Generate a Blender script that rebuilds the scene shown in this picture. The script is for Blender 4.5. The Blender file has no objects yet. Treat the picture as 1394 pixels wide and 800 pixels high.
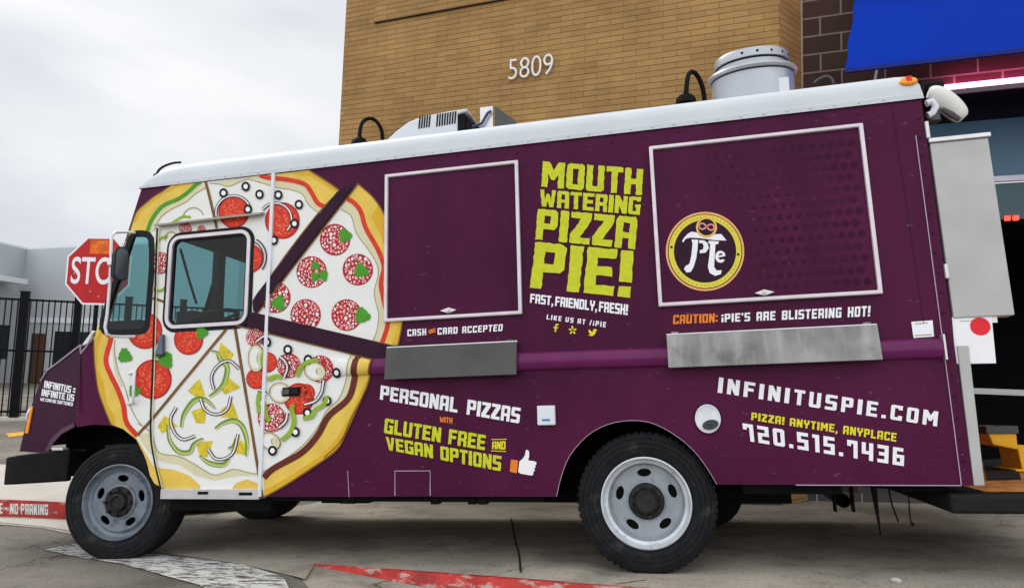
import bpy, bmesh, math, random
import numpy as np
from mathutils import Vector, Matrix
from mathutils.geometry import tessellate_polygon
random.seed(7)
sc = bpy.context.scene
col = sc.collection
# ---------------------------------------------------------------- camera survey (photo 1394x800)
F = 940.39
TM = np.array([[0.9718170519649099, 0.2345288627423137, -0.023829184858669777], [-0.06332064379220315, 0.1623315077900009, -0.984702481792529], [-0.22707292568682116, 0.9584595422444402, 0.17260704591819404]])
TT = np.array([-0.8250983621133707, 1.3092879137288456, 4.443993917340671])
W = np.array([[0.9721325355179118, 0.007145043587378163, -0.23432302861573504], [0.23250481543789553, 0.09851318198336416, 0.9675932326001988], [0.02999740298269554, -0.9951100950787539, 0.09410661234284617]])
ZO = 0.60                                    # street level at the front wheel is z ~ 0
CAM = np.array([1.8340801574620975, -4.2371212162477905, 0.9094272155517069 + ZO])
TW = np.array([[0.9974909616898856, 0.004563860944213821, -0.07064667380895723], [0.0, 0.9979198501121161, 0.06446683451365808], [0.07079393580658816, -0.06430508475613146, 0.9954160309777611]])
C0 = -TM.T @ TT
cam = bpy.data.cameras.new('camera'); cam_o = bpy.data.objects.new('camera', cam); col.objects.link(cam_o)
cam.sensor_width = 36; cam.lens = F / 1394 * 36; cam.clip_start = 0.05; cam.clip_end = 2000
m4 = Matrix([[W[0, 0], -W[0, 1], -W[0, 2], CAM[0]], [W[1, 0], -W[1, 1], -W[1, 2], CAM[1]], [W[2, 0], -W[2, 1], -W[2, 2], CAM[2]], [0, 0, 0, 1]])
cam_o.matrix_world = m4
sc.camera = cam_o
# ---------------------------------------------------------------- overcast sky, soft sun, exposure
SUN_EL, SUN_AZ = math.radians(50), math.radians(300)    # azimuth measured from +Y clockwise
wd = bpy.data.worlds.new('World'); sc.world = wd; wd.use_nodes = True
nt = wd.node_tree; nt.nodes.clear()
wo = nt.nodes.new('ShaderNodeOutputWorld'); bg = nt.nodes.new('ShaderNodeBackground')
sky = nt.nodes.new('ShaderNodeTexSky'); sky.sky_type = 'NISHITA'; sky.sun_disc = False
sky.sun_elevation = SUN_EL; sky.sun_rotation = SUN_AZ; sky.air_density = 1; sky.dust_density = 4; sky.ozone_density = 1
hs = nt.nodes.new('ShaderNodeHueSaturation'); hs.inputs['Saturation'].default_value = 0.0
tc = nt.nodes.new('ShaderNodeTexCoord')
mp = nt.nodes.new('ShaderNodeMapping'); mp.inputs['Scale'].default_value = (1.2, 1.2, 3.2)
nz = nt.nodes.new('ShaderNodeTexNoise'); nz.inputs['Scale'].default_value = 2.1; nz.inputs['Detail'].default_value = 6
cr = nt.nodes.new('ShaderNodeValToRGB')
cr.color_ramp.elements[0].position = 0.3; cr.color_ramp.elements[0].color = (0.66, 0.70, 0.775, 1)
cr.color_ramp.elements[1].position = 0.66; cr.color_ramp.elements[1].color = (0.97, 0.98, 1.0, 1)
mx = nt.nodes.new('ShaderNodeMix'); mx.data_type = 'RGBA'; mx.inputs[0].default_value = 0.92
mul = nt.nodes.new('ShaderNodeMix'); mul.data_type = 'RGBA'; mul.blend_type = 'MULTIPLY'; mul.inputs[0].default_value = 1
cons = nt.nodes.new('ShaderNodeRGB'); cons.outputs[0].default_value = (5.1, 5.1, 5.1, 1)
nt.links.new(tc.outputs['Generated'], mp.inputs[0]); nt.links.new(mp.outputs[0], nz.inputs['Vector'])
nt.links.new(nz.outputs['Fac'], cr.inputs[0])
nt.links.new(sky.outputs[0], hs.inputs['Color']); nt.links.new(hs.outputs[0], mx.inputs[6]); nt.links.new(cons.outputs[0], mx.inputs[7])
nt.links.new(mx.outputs[2], mul.inputs[6]); nt.links.new(cr.outputs[0], mul.inputs[7])
sxyz = nt.nodes.new('ShaderNodeSeparateXYZ'); gr = nt.nodes.new('ShaderNodeMapRange')     # street side of the sky brightened, added to light the truck's near side
gr.inputs[1].default_value = 0.35; gr.inputs[2].default_value = -0.75; gr.inputs[3].default_value = 1.0; gr.inputs[4].default_value = 2.1
nt.links.new(tc.outputs['Generated'], sxyz.inputs[0]); nt.links.new(sxyz.outputs['Y'], gr.inputs[0])
mul2 = nt.nodes.new('ShaderNodeMix'); mul2.data_type = 'RGBA'; mul2.blend_type = 'MULTIPLY'; mul2.inputs[0].default_value = 1
nt.links.new(mul.outputs[2], mul2.inputs[6]); nt.links.new(gr.outputs[0], mul2.inputs[7])
nt.links.new(mul2.outputs[2], bg.inputs['Color']); bg.inputs['Strength'].default_value = 0.105
nt.links.new(bg.outputs[0], wo.inputs['Surface'])
sl = bpy.data.lights.new('sun', 'SUN'); sl.energy = 0.9; sl.angle = math.radians(30); sl.color = (1, 0.97, 0.93)
so = bpy.data.objects.new('sun', sl); col.objects.link(so)
sd = Vector((math.sin(SUN_AZ) * math.cos(SUN_EL), math.cos(SUN_AZ) * math.cos(SUN_EL), math.sin(SUN_EL)))
so.rotation_euler = sd.to_track_quat('Z', 'Y').to_euler()
sc.view_settings.view_transform = 'Standard'; sc.view_settings.look = 'None'; sc.view_settings.gamma = 1
sc.view_settings.exposure = 0.80

# ---------------------------------------------------------------- survey helpers: photo pixel -> real point
def ray(u, v): return np.array([(u - 697) / F, (v - 400) / F, 1.0])
def S(u, v, Y=0.0):                           # truck frame, vertical plane Y = const
    d = TM.T @ ray(u, v); s = (Y - C0[1]) / d[1]; return C0 + s * d
def SZ(u, v, Z):                              # truck frame, plane Z = const
    d = TM.T @ ray(u, v); s = (Z - C0[2]) / d[2]; return C0 + s * d
def SN(u, v, off=0.0):                        # truck frame, slanted side of the nose
    n = np.array([0.30, 1.0, 0.0]); c = 0.30 * -2.45 - off
    d = TM.T @ ray(u, v); s = (c - n @ C0) / (n @ d); return C0 + s * d
def t2w(p): return TW @ np.asarray(p, float) + np.array([0, 0, ZO])
def AT(u, v, depth): return CAM + W @ ray(u, v) * depth
def sstep(a, b, x):
    t = min(1, max(0, (x - a) / (b - a))); return t * t * (3 - 2 * t)
def g(x, y):                                  # the sloping drive under the truck, flattening out to the left
    sx = x if x > -2.2 else -2.2 - 0.5 * (1 - math.exp((x + 2.2) / 0.5))
    sx = min(sx, 8)
    k = 1 - 0.75 * sstep(-2.4, -4.2, x) if x < -2.4 else 1
    sy = min(max(y, -2.5), 5)
    return ZO - 0.434 + 0.0714 * sx - 0.0645 * k * sy
def GP(u, v, dz=0.0):
    d = W @ ray(u, v); lo, hi = 0.5, 60.0
    for _ in range(60):
        m = (lo + hi) / 2; p = CAM + d * m
        if p[2] > g(p[0], p[1]) + dz: lo = m
        else: hi = m
    return CAM + d * lo
WDIR = W @ np.array([0.92696767, -0.00752634, -0.37506572]); WDIR[2] = 0; WDIR /= np.linalg.norm(WDIR)
WN = np.array([WDIR[1], -WDIR[0], 0.0])       # towards the street
if WN @ (CAM - AT(900, 100, 7)) < 0: WN = -WN
CORNER = AT(1061, 40, 7.2)
def WP(u, v, off=0.0, P=None):
    P = CORNER if P is None else P
    d = W @ ray(u, v); s = (WN @ (P - CAM) + off) / (WN @ d); return CAM + d * s

# ---------------------------------------------------------------- materials
def principled(name):
    m = bpy.data.materials.new(name); m.use_nodes = True
    return m, m.node_tree, m.node_tree.nodes['Principled BSDF']
def mat(name, c, rough=0.5, metal=0.0, coat=0.0, var=0.08, scale=8.0, bump=0.0, bscale=60.0, spec=0.25, emit=0.0, detail=4):
    m, t, b = principled(name)
    b.inputs['Roughness'].default_value = rough; b.inputs['Metallic'].default_value = metal
    b.inputs['Coat Weight'].default_value = coat; b.inputs['Coat Roughness'].default_value = 0.12
    b.inputs['Specular IOR Level'].default_value = spec
    co = t.nodes.new('ShaderNodeTexCoord')
    n = t.nodes.new('ShaderNodeTexNoise'); n.inputs['Scale'].default_value = scale; n.inputs['Detail'].default_value = detail
    t.links.new(co.outputs['Object'], n.inputs['Vector'])
    r = t.nodes.new('ShaderNodeValToRGB')
    r.color_ramp.elements[0].position = 0.3; r.color_ramp.elements[1].position = 0.7
    r.color_ramp.elements[0].color = (*[max(0, x * (1 - var)) for x in c], 1)
    r.color_ramp.elements[1].color = (*[min(1, x * (1 + var)) for x in c], 1)
    t.links.new(n.outputs['Fac'], r.inputs[0]); t.links.new(r.outputs[0], b.inputs['Base Color'])
    if bump:
        n2 = t.nodes.new('ShaderNodeTexNoise'); n2.inputs['Scale'].default_value = bscale; n2.inputs['Detail'].default_value = 6
        t.links.new(co.outputs['Object'], n2.inputs['Vector'])
        bp = t.nodes.new('ShaderNodeBump'); bp.inputs['Strength'].default_value = bump; bp.inputs['Distance'].default_value = 0.01
        t.links.new(n2.outputs['Fac'], bp.inputs['Height']); t.links.new(bp.outputs[0], b.inputs['Normal'])
    if emit:
        b.inputs['Emission Color'].default_value = (*c, 1); b.inputs['Emission Strength'].default_value = emit
    return m
def glass(name, tint, trans=0.85, rough=0.02):
    m = bpy.data.materials.new(name); m.use_nodes = True; t = m.node_tree; t.nodes.clear()
    o = t.nodes.new('ShaderNodeOutputMaterial'); mi = t.nodes.new('ShaderNodeMixShader')
    tr = t.nodes.new('ShaderNodeBsdfTransparent'); tr.inputs[0].default_value = (*tint, 1)
    gl = t.nodes.new('ShaderNodeBsdfGlossy'); gl.inputs['Roughness'].default_value = rough
    lw = t.nodes.new('ShaderNodeLayerWeight'); lw.inputs[0].default_value = 0.5
    pw = t.nodes.new('ShaderNodeMath'); pw.operation = 'POWER'; pw.inputs[1].default_value = 4.0; t.links.new(lw.outputs['Facing'], pw.inputs[0])
    ma = t.nodes.new('ShaderNodeMath'); ma.operation = 'MULTIPLY_ADD'; ma.inputs[1].default_value = 0.7; ma.inputs[2].default_value = 0.022; t.links.new(pw.outputs[0], ma.inputs[0])
    t.links.new(ma.outputs[0], mi.inputs[0]); t.links.new(tr.outputs[0], mi.inputs[1]); t.links.new(gl.outputs[0], mi.inputs[2])
    t.links.new(mi.outputs[0], o.inputs[0]); return m
def add_scuffs(m, c, scale, lo, hi, amount=0.5, stretch=(1, 1, 1), seed=0.0):
    t = m.node_tree; b = t.nodes['Principled BSDF']; src = b.inputs['Base Color'].links[0].from_socket
    co = t.nodes.new('ShaderNodeTexCoord'); mpn = t.nodes.new('ShaderNodeMapping'); mpn.inputs['Scale'].default_value = stretch
    mpn.inputs['Location'].default_value = (seed, seed * .7, seed * .3)
    n = t.nodes.new('ShaderNodeTexNoise'); n.inputs['Scale'].default_value = scale; n.inputs['Detail'].default_value = 5; n.inputs['Roughness'].default_value = 0.62
    r = t.nodes.new('ShaderNodeMapRange'); r.inputs[1].default_value = lo; r.inputs[2].default_value = hi; r.inputs[3].default_value = 0; r.inputs[4].default_value = amount
    x = t.nodes.new('ShaderNodeMix'); x.data_type = 'RGBA'; x.inputs[7].default_value = (*c, 1)
    t.links.new(co.outputs['Object'], mpn.inputs[0]); t.links.new(mpn.outputs[0], n.inputs['Vector']); t.links.new(n.outputs['Fac'], r.inputs[0])
    t.links.new(r.outputs[0], x.inputs[0]); t.links.new(src, x.inputs[6]); t.links.new(x.outputs[2], b.inputs['Base Color'])
def brick_mat(name, c1, c2, mortar, bw, bh, ms, bumpd=0.6, noise=0.12, off=0.5, bed=0.0):
    m, t, b = principled(name)
    co = t.nodes.new('ShaderNodeTexCoord'); sp = t.nodes.new('ShaderNodeSeparateXYZ'); cb = t.nodes.new('ShaderNodeCombineXYZ')
    t.links.new(co.outputs['Object'], sp.inputs[0]); t.links.new(sp.outputs['X'], cb.inputs['X']); t.links.new(sp.outputs['Z'], cb.inputs['Y'])
    br = t.nodes.new('ShaderNodeTexBrick'); br.offset = off; br.inputs['Scale'].default_value = 1
    br.inputs['Brick Width'].default_value = bw; br.inputs['Row Height'].default_value = bh; br.inputs['Mortar Size'].default_value = ms
    br.inputs['Mortar Smooth'].default_value = 0.15; br.inputs['Bias'].default_value = 0
    br.inputs['Color1'].default_value = (*c1, 1); br.inputs['Color2'].default_value = (*c2, 1); br.inputs['Mortar'].default_value = (*mortar, 1)
    wn = t.nodes.new('ShaderNodeTexNoise'); wn.inputs['Scale'].default_value = 6
    vm = t.nodes.new('ShaderNodeVectorMath'); vm.operation = 'MULTIPLY_ADD'; vm.inputs[1].default_value = (0.004, 0.004, 0)
    t.links.new(cb.outputs[0], wn.inputs['Vector']); t.links.new(wn.outputs['Color'], vm.inputs[0]); t.links.new(cb.outputs[0], vm.inputs[2])
    t.links.new(vm.outputs[0], br.inputs['Vector'])
    n = t.nodes.new('ShaderNodeTexNoise'); n.inputs['Scale'].default_value = 1.4; n.inputs['Detail'].default_value = 7; n.inputs['Roughness'].default_value = 0.65
    t.links.new(co.outputs['Object'], n.inputs['Vector'])
    r = t.nodes.new('ShaderNodeMapRange'); r.inputs[1].default_value = 0.3; r.inputs[2].default_value = 0.7; r.inputs[3].default_value = 1 - noise; r.inputs[4].default_value = 1 + noise
    t.links.new(n.outputs['Fac'], r.inputs[0])
    x = t.nodes.new('ShaderNodeMix'); x.data_type = 'RGBA'; x.blend_type = 'MULTIPLY'; x.inputs[0].default_value = 1
    t.links.new(br.outputs['Color'], x.inputs[6]); t.links.new(r.outputs[0], x.inputs[7])
    if bed:                                        # deeper bed joints than head joints
        s2 = t.nodes.new('ShaderNodeSeparateXYZ'); t.links.new(vm.outputs[0], s2.inputs[0])
        dv = t.nodes.new('ShaderNodeMath'); dv.operation = 'DIVIDE'; dv.inputs[1].default_value = bh; t.links.new(s2.outputs['Y'], dv.inputs[0])
        fr = t.nodes.new('ShaderNodeMath'); fr.operation = 'PINGPONG'; fr.inputs[1].default_value = 0.5; t.links.new(dv.outputs[0], fr.inputs[0])
        n3 = t.nodes.new('ShaderNodeTexNoise'); n3.inputs['Scale'].default_value = 2.3; n3.inputs['Detail'].default_value = 6; t.links.new(co.outputs['Object'], n3.inputs['Vector'])
        m3 = t.nodes.new('ShaderNodeMapRange'); m3.inputs[1].default_value = .3; m3.inputs[2].default_value = .7; m3.inputs[3].default_value = .03; m3.inputs[4].default_value = .10; t.links.new(n3.outputs['Fac'], m3.inputs[0])
        mr = t.nodes.new('ShaderNodeMapRange'); mr.interpolation_type = 'SMOOTHSTEP'; mr.inputs[1].default_value = 0.0; mr.inputs[3].default_value = bed; mr.inputs[4].default_value = 1.0
        t.links.new(m3.outputs[0], mr.inputs[2]); t.links.new(fr.outputs[0], mr.inputs[0])
        x2 = t.nodes.new('ShaderNodeMix'); x2.data_type = 'RGBA'; x2.blend_type = 'MULTIPLY'; x2.inputs[0].default_value = 1
        t.links.new(x.outputs[2], x2.inputs[6]); t.links.new(mr.outputs[0], x2.inputs[7]); x = x2
    t.links.new(x.outputs[2], b.inputs['Base Color'])
    n2 = t.nodes.new('ShaderNodeTexNoise'); n2.inputs['Scale'].default_value = 90; n2.inputs['Detail'].default_value = 4
    t.links.new(co.outputs['Object'], n2.inputs['Vector'])
    mm = t.nodes.new('ShaderNodeMath'); mm.operation = 'MULTIPLY_ADD'; mm.inputs[1].default_value = -1.0
    t.links.new(br.outputs['Fac'], mm.inputs[0]); t.links.new(n2.outputs['Fac'], mm.inputs[2])
    bp = t.nodes.new('ShaderNodeBump'); bp.inputs['Strength'].default_value = bumpd; bp.inputs['Distance'].default_value = 0.008
    t.links.new(mm.outputs[0], bp.inputs['Height']); t.links.new(bp.outputs[0], b.inputs['Normal'])
    b.inputs['Roughness'].default_value = 0.85; b.inputs['Specular IOR Level'].default_value = 0.25
    return m
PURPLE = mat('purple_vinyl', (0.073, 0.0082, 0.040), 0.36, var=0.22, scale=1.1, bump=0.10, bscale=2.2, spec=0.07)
add_scuffs(PURPLE, (0.25, 0.16, 0.22), 26, 0.66, 0.78, 0.6, (0.6, 1, 1.6), 3.0)
add_scuffs(PURPLE, (0.036, 0.006, 0.026), 2.6, 0.45, 0.75, 0.6, (1, 1, 0.35), 8.0)
add_scuffs(PURPLE, (0.32, 0.22, 0.28), 60, 0.70, 0.76, 0.6, (0.5, 1, 1.3), 1.3)
PURPLE_D = mat('dark_purple_vinyl', (0.030, 0.008, 0.024), 0.55, var=0.12, spec=0.12)
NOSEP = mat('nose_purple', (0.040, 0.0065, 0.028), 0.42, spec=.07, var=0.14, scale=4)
DOT = mat('purple_dot', (0.050, 0.0070, 0.032), 0.5, var=0.25, scale=3, spec=0.07)
WHITE = mat('white_print', (0.80, 0.80, 0.76), 0.5, var=0.03, scale=2)
TEXTW = mat('white_lettering', (0.86, 0.86, 0.88), 0.5, var=0.03)
LIME = mat('lime_lettering', (0.56, 0.60, 0.015), 0.5, var=0.10, scale=30)
LIMEY = mat('yellow_lettering', (0.75, 0.66, 0.02), 0.5, var=0.05)
ORANGE = mat('orange_print', (0.80, 0.21, 0.015), 0.5, var=0.05)
PEACH = mat('peach_print', (0.85, 0.42, 0.16), 0.5, var=0.05)
PINK = mat('pink_print', (0.8, 0.3, 0.25), 0.5, var=0.05)
CRUST = mat('crust_print', (0.76, 0.52, 0.085), 0.5, var=0.10, scale=5)
CRUSTD = mat('dark_crust_print', (0.69, 0.40, 0.02), 0.5, var=0.06)
BROWN = mat('brown_outline', (0.19, 0.085, 0.015), 0.5, var=0.1)
CREAM = mat('cream_print', (0.68, 0.63, 0.40), 0.5, var=0.04)
OLINE = mat('olive_line', (0.36, 0.32, 0.16), 0.5, var=0.05)
RED = mat('red_print', (0.66, 0.035, 0.012), 0.5, var=0.10, scale=20)
REDD = mat('sauce_brown', (0.13, 0.018, 0.010), 0.5, var=0.1)
SEED = mat('tomato_seed', (0.85, 0.16, 0.07), 0.5, var=0.05)
PEPP = mat('pepperoni_print', (0.42, 0.012, 0.022), 0.5, var=0.1)
SPOTP = mat('pepperoni_spot', (0.85, 0.45, 0.42), 0.5, var=0.05)
GREEN = mat('green_print', (0.06, 0.30, 0.012), 0.5, var=0.12, scale=20)
DGREEN = mat('pepper_edge', (0.11, 0.22, 0.012), 0.5, var=0.1)
LGREEN = mat('pepper_print', (0.27, 0.42, 0.03), 0.5, var=0.12, scale=14)
PINE = mat('pineapple_print', (0.66, 0.52, 0.03), 0.5, var=0.22, scale=30)
ONION = mat('onion_print', (0.05, 0.015, 0.04), 0.6, var=0.1)
BLACKP = mat('black_print', (0.010, 0.008, 0.010), 0.6, spec=.2)
ROOFW = mat('white_roof', (0.60, 0.63, 0.66), 0.45, var=0.04, scale=2.5)
ALU = mat('aluminium', (0.62, 0.60, 0.60), 0.38, metal=0.7, var=0.08, scale=12)
FRAME = mat('frame_aluminium', (0.66, 0.60, 0.63), 0.45, metal=0.35, var=0.08, scale=10)
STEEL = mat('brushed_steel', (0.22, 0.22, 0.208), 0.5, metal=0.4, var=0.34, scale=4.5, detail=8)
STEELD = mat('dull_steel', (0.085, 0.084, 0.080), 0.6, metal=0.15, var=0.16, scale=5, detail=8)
add_scuffs(STEEL, (0.42, 0.42, 0.40), 9, 0.48, 0.72, 0.55, (1.2, 1, .12), 2.0)
add_scuffs(STEEL, (0.08, 0.078, 0.07), 14, 0.58, 0.72, 0.5, (.5, 1, .5), 8.0)
STEELL = mat('pale_steel', (0.45, 0.45, 0.43), 0.5, metal=0.2, var=0.10, scale=3.0, detail=8)
RUBBER = mat('black_rubber', (0.009, 0.009, 0.010), 0.65, var=0.2, scale=30, spec=.2)
TYRE = mat('tyre_rubber', (0.010, 0.0105, 0.012), 0.8, var=0.35, scale=14, bump=0.3, bscale=60, spec=0.2)
add_scuffs(TYRE, (0.07, 0.066, 0.06), 9, 0.58, 0.75, 0.5, (1, 1, 1), 4.0)
BLACKM = mat('black_metal', (0.006, 0.006, 0.007), 0.6, var=0.4, scale=9, spec=.10)
CHASSIS = mat('chassis_black', (0.006, 0.0057, 0.0054), 0.85, var=0.3, spec=.1)
RIM = mat('rim_paint', (0.34, 0.375, 0.41), 0.42, metal=0.15, var=0.12, scale=10)
RIML = mat('rim_lip_paint', (0.58, 0.62, 0.65), 0.4, metal=0.15, var=0.12, scale=9)
add_scuffs(RIML, (0.16, 0.13, 0.10), 18, 0.58, 0.70, 0.6, (1, 1, 1), 7.0)
RIMF = mat('front_rim_paint', (0.17, 0.20, 0.235), 0.42, metal=0.2, var=0.2, scale=10)
add_scuffs(RIMF, (0.06, 0.055, 0.05), 14, 0.52, 0.70, 0.7, (1, 1, 1), 2.0)
add_scuffs(RIM, (0.10, 0.085, 0.07), 16, 0.56, 0.72, 0.6, (1, 1, 1), 1.0)
HUB = mat('hub_iron', (0.022, 0.020, 0.020), 0.6, metal=0.2, var=0.4, scale=30)
AMBER = mat('amber_lens', (0.95, 0.34, 0.02), 0.25, var=0.1)
REDL = mat('red_lens', (0.75, 0.03, 0.01), 0.25, var=0.1)
PLASTW = mat('white_plastic', (0.72, 0.74, 0.78), 0.4, var=0.03)
BLUEP = mat('blue_print', (0.05, 0.25, 0.55), 0.5)
CABIN = mat('cab_trim', (0.010, 0.011, 0.013), 0.8, var=0.2, spec=.2)
TEAL = glass('tinted_glass', (0.33, 0.58, 0.59))
TEALW = glass('windscreen_glass', (0.62, 0.90, 0.90))
RUST = mat('rusty_orange', (0.50, 0.20, 0.05), 0.7, var=0.4, scale=16)
GRIP = mat('grip_pad', (0.012, 0.011, 0.010), 0.9, var=0.6, scale=120)
YEL = mat('yellow_paint', (0.82, 0.40, 0.01), 0.4, var=0.08, scale=12)

# ---------------------------------------------------------------- mesh builder
class MB:
    def __init__(s): s.v = []; s.f = []; s.m = []; s.mats = []
    def mi(s, m):
        if m not in s.mats: s.mats.append(m)
        return s.mats.index(m)
    def add(s, vs, fs, m):
        o = len(s.v); k = s.mi(m)
        s.v += [tuple(float(c) for c in p) for p in vs]
        for f in fs: s.f.append(tuple(i + o for i in f)); s.m.append(k)
        return s
    def box(s, a, b, m):
        x0, x1 = sorted((a[0], b[0])); y0, y1 = sorted((a[1], b[1])); z0, z1 = sorted((a[2], b[2]))
        vs = [(x, y, z) for x in (x0, x1) for y in (y0, y1) for z in (z0, z1)]
        return s.add(vs, [(0, 1, 3, 2), (4, 6, 7, 5), (0, 4, 5, 1), (2, 3, 7, 6), (0, 2, 6, 4), (1, 5, 7, 3)], m)
    def hexa(s, bot, top, m):                 # two rings of points -> closed solid
        n = len(bot); vs = list(bot) + list(top)
        fs = [tuple(range(n))[::-1], tuple(range(n, 2 * n))] + [(i, (i + 1) % n, n + (i + 1) % n, n + i) for i in range(n)]
        return s.add(vs, fs, m)
    def tube(s, path, r, m, n=10, cap=True):
        P = [Vector(p) for p in path]; rs = r if isinstance(r, (list, tuple)) else [r] * len(P)
        vs = []; up = None
        for i, p in enumerate(P):
            t = (P[min(i + 1, len(P) - 1)] - P[max(i - 1, 0)]).normalized()
            if up is None:
                a = Vector((0, 0, 1)) if abs(t.z) < 0.9 else Vector((1, 0, 0)); up = t.cross(a).normalized()
            up = (up - t * up.dot(t)).normalized(); w = t.cross(up)
            for k in range(n):
                a = 2 * math.pi * k / n; vs.append(p + (up * math.cos(a) + w * math.sin(a)) * rs[i])
        fs = [(i * n + k, i * n + (k + 1) % n, (i + 1) * n + (k + 1) % n, (i + 1) * n + k) for i in range(len(P) - 1) for k in range(n)]
        if cap: fs += [tuple(range(n))[::-1], tuple(range((len(P) - 1) * n, len(P) * n))]
        return s.add(vs, fs, m)
    def lathe(s, prof, c, ax, m, n=48, closed=False):   # prof: (radius, height along ax)
        ax = Vector(ax).normalized(); a = Vector((0, 0, 1)) if abs(ax.z) < 0.9 else Vector((1, 0, 0))
        u = ax.cross(a).normalized(); w = ax.cross(u); c = Vector(c); vs = []
        for r, h in prof:
            for k in range(n):
                t = 2 * math.pi * k / n; vs.append(c + ax * h + (u * math.cos(t) + w * math.sin(t)) * r)
        L = len(prof)
        rng = range(L if closed else L - 1)
        fs = [(i * n + k, i * n + (k + 1) % n, ((i + 1) % L) * n + (k + 1) % n, ((i + 1) % L) * n + k) for i in rng for k in range(n)]
        return s.add(vs, fs, m)
    def poly(s, loops, m):                    # flat polygon with holes, 3D loops
        L = [[Vector(p) for p in lp] for lp in loops]; flat = [p for lp in L for p in lp]
        return s.add(flat, tessellate_polygon(L), m)
    def slab(s, loops, off, m):               # polygon with holes given a thickness
        L = [[Vector(p) for p in lp] for lp in loops]; flat = [p for lp in L for p in lp]; n = len(flat)
        off = Vector(off); tr = tessellate_polygon(L)
        fs = list(tr) + [tuple(i + n for i in t[::-1]) for t in tr]; o = 0
        for lp in L:
            k = len(lp); fs += [(o + i, o + (i + 1) % k, n + o + (i + 1) % k, n + o + i) for i in range(k)]; o += k
        return s.add(flat + [p + off for p in flat], fs, m)
    def build(s, name, parent=None, smooth=None, bevel=0.0, seg=2, M=None):
        me = bpy.data.meshes.new(name); me.from_pydata(s.v, [], s.f); me.update()
        for mm in s.mats: me.materials.append(mm)
        me.polygons.foreach_set('material_index', s.m)
        bm = bmesh.new(); bm.from_mesh(me)
        if bevel or smooth: bmesh.ops.remove_doubles(bm, verts=bm.verts, dist=1e-5)
        bmesh.ops.recalc_face_normals(bm, faces=bm.faces)
        bm.to_mesh(me); bm.free()
        if smooth is not None:
            me.polygons.foreach_set('use_smooth', [True] * len(me.polygons))
            me.set_sharp_from_angle(angle=math.radians(smooth))
        o = bpy.data.objects.new(name, me); col.objects.link(o)
        if M is not None: o.matrix_world = M
        if parent is not None: o.parent = parent
        if bevel:
            b = o.modifiers.new('bevel', 'BEVEL'); b.width = bevel; b.segments = seg; b.limit_method = 'ANGLE'; b.angle_limit = math.radians(35)
        return o
def empty(name, loc=(0, 0, 0), parent=None, rz=0.0):
    o = bpy.data.objects.new(name, None); col.objects.link(o); o.location = loc; o.rotation_euler = (0, 0, rz); o.empty_display_size = 0.2
    if parent is not None: o.parent = parent
    return o
def tag(o, label, cat, group=None):
    o['label'] = label; o['category'] = cat
    if group: o['group'] = group
    return o
def struct(o): o['kind'] = 'structure'; return o
def spline(pts, k=6, closed=False):
    P = [np.array(p, float) for p in pts]; out = []; n = len(P)
    for i in range(n if closed else n - 1):
        p0 = P[(i - 1) % n] if closed or i > 0 else 2 * P[0] - P[1]
        p1 = P[i]; p2 = P[(i + 1) % n]
        p3 = P[(i + 2) % n] if closed or i + 2 < n else 2 * p2 - p1
        for j in range(k):
            t = j / k
            out.append(0.5 * ((2 * p1) + (p2 - p0) * t + (2 * p0 - 5 * p1 + 4 * p2 - p3) * t * t + (3 * p1 - p0 - 3 * p2 + p3) * t ** 3))
    if not closed: out.append(P[-1])
    return [tuple(p) for p in out]
def zc(pts, s, ox, oy): return [(ox + x / s, oy + y / s) for x, y in pts]

# ================================================================ GROUND
def conform(name, poly, dz, m, step=0.3, zf=g, thick=0.0):
    bm = bmesh.new(); vs = [bm.verts.new((p[0], p[1], 0)) for p in poly]; bm.faces.new(vs)
    bmesh.ops.triangulate(bm, faces=bm.faces[:])
    for ax in (0, 1):
        lo = min(p[ax] for p in poly); hi = max(p[ax] for p in poly); c = math.ceil(lo / step) * step
        while c < hi:
            co = [0, 0, 0]; co[ax] = c; no = [0, 0, 0]; no[ax] = 1
            bmesh.ops.bisect_plane(bm, geom=bm.verts[:] + bm.edges[:] + bm.faces[:], plane_co=co, plane_no=no, dist=1e-6)
            c += step
    for v in bm.verts: v.co.z = zf(v.co.x, v.co.y) + dz
    bmesh.ops.recalc_face_normals(bm, faces=bm.faces)
    if sum(f.normal.z for f in bm.faces) < 0: bmesh.ops.reverse_faces(bm, faces=bm.faces[:])
    if thick:
        r = bmesh.ops.extrude_face_region(bm, geom=bm.faces[:])
        for e in r['geom']:
            if isinstance(e, bmesh.types.BMVert): e.co.z += thick
    me = bpy.data.meshes.new(name); bm.to_mesh(me); bm.free(); me.materials.append(m)
    me.polygons.foreach_set('use_smooth', [True] * len(me.polygons)); me.set_sharp_from_angle(angle=math.radians(30))
    o = bpy.data.objects.new(name, me); col.objects.link(o); return o
ASPH = mat('asphalt', (0.205, 0.185, 0.155), 0.9, var=0.30, scale=1.1, bump=0.6, bscale=160, spec=0.2, detail=9)
add_scuffs(ASPH, (0.22, 0.20, 0.17), 45, 0.54, 0.66, 0.7, (1, 1, 1), 2.0)
add_scuffs(ASPH, (0.045, 0.040, 0.035), 1.7, 0.55, 0.72, 0.55, (1, 1, 1), 5.0)
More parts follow.
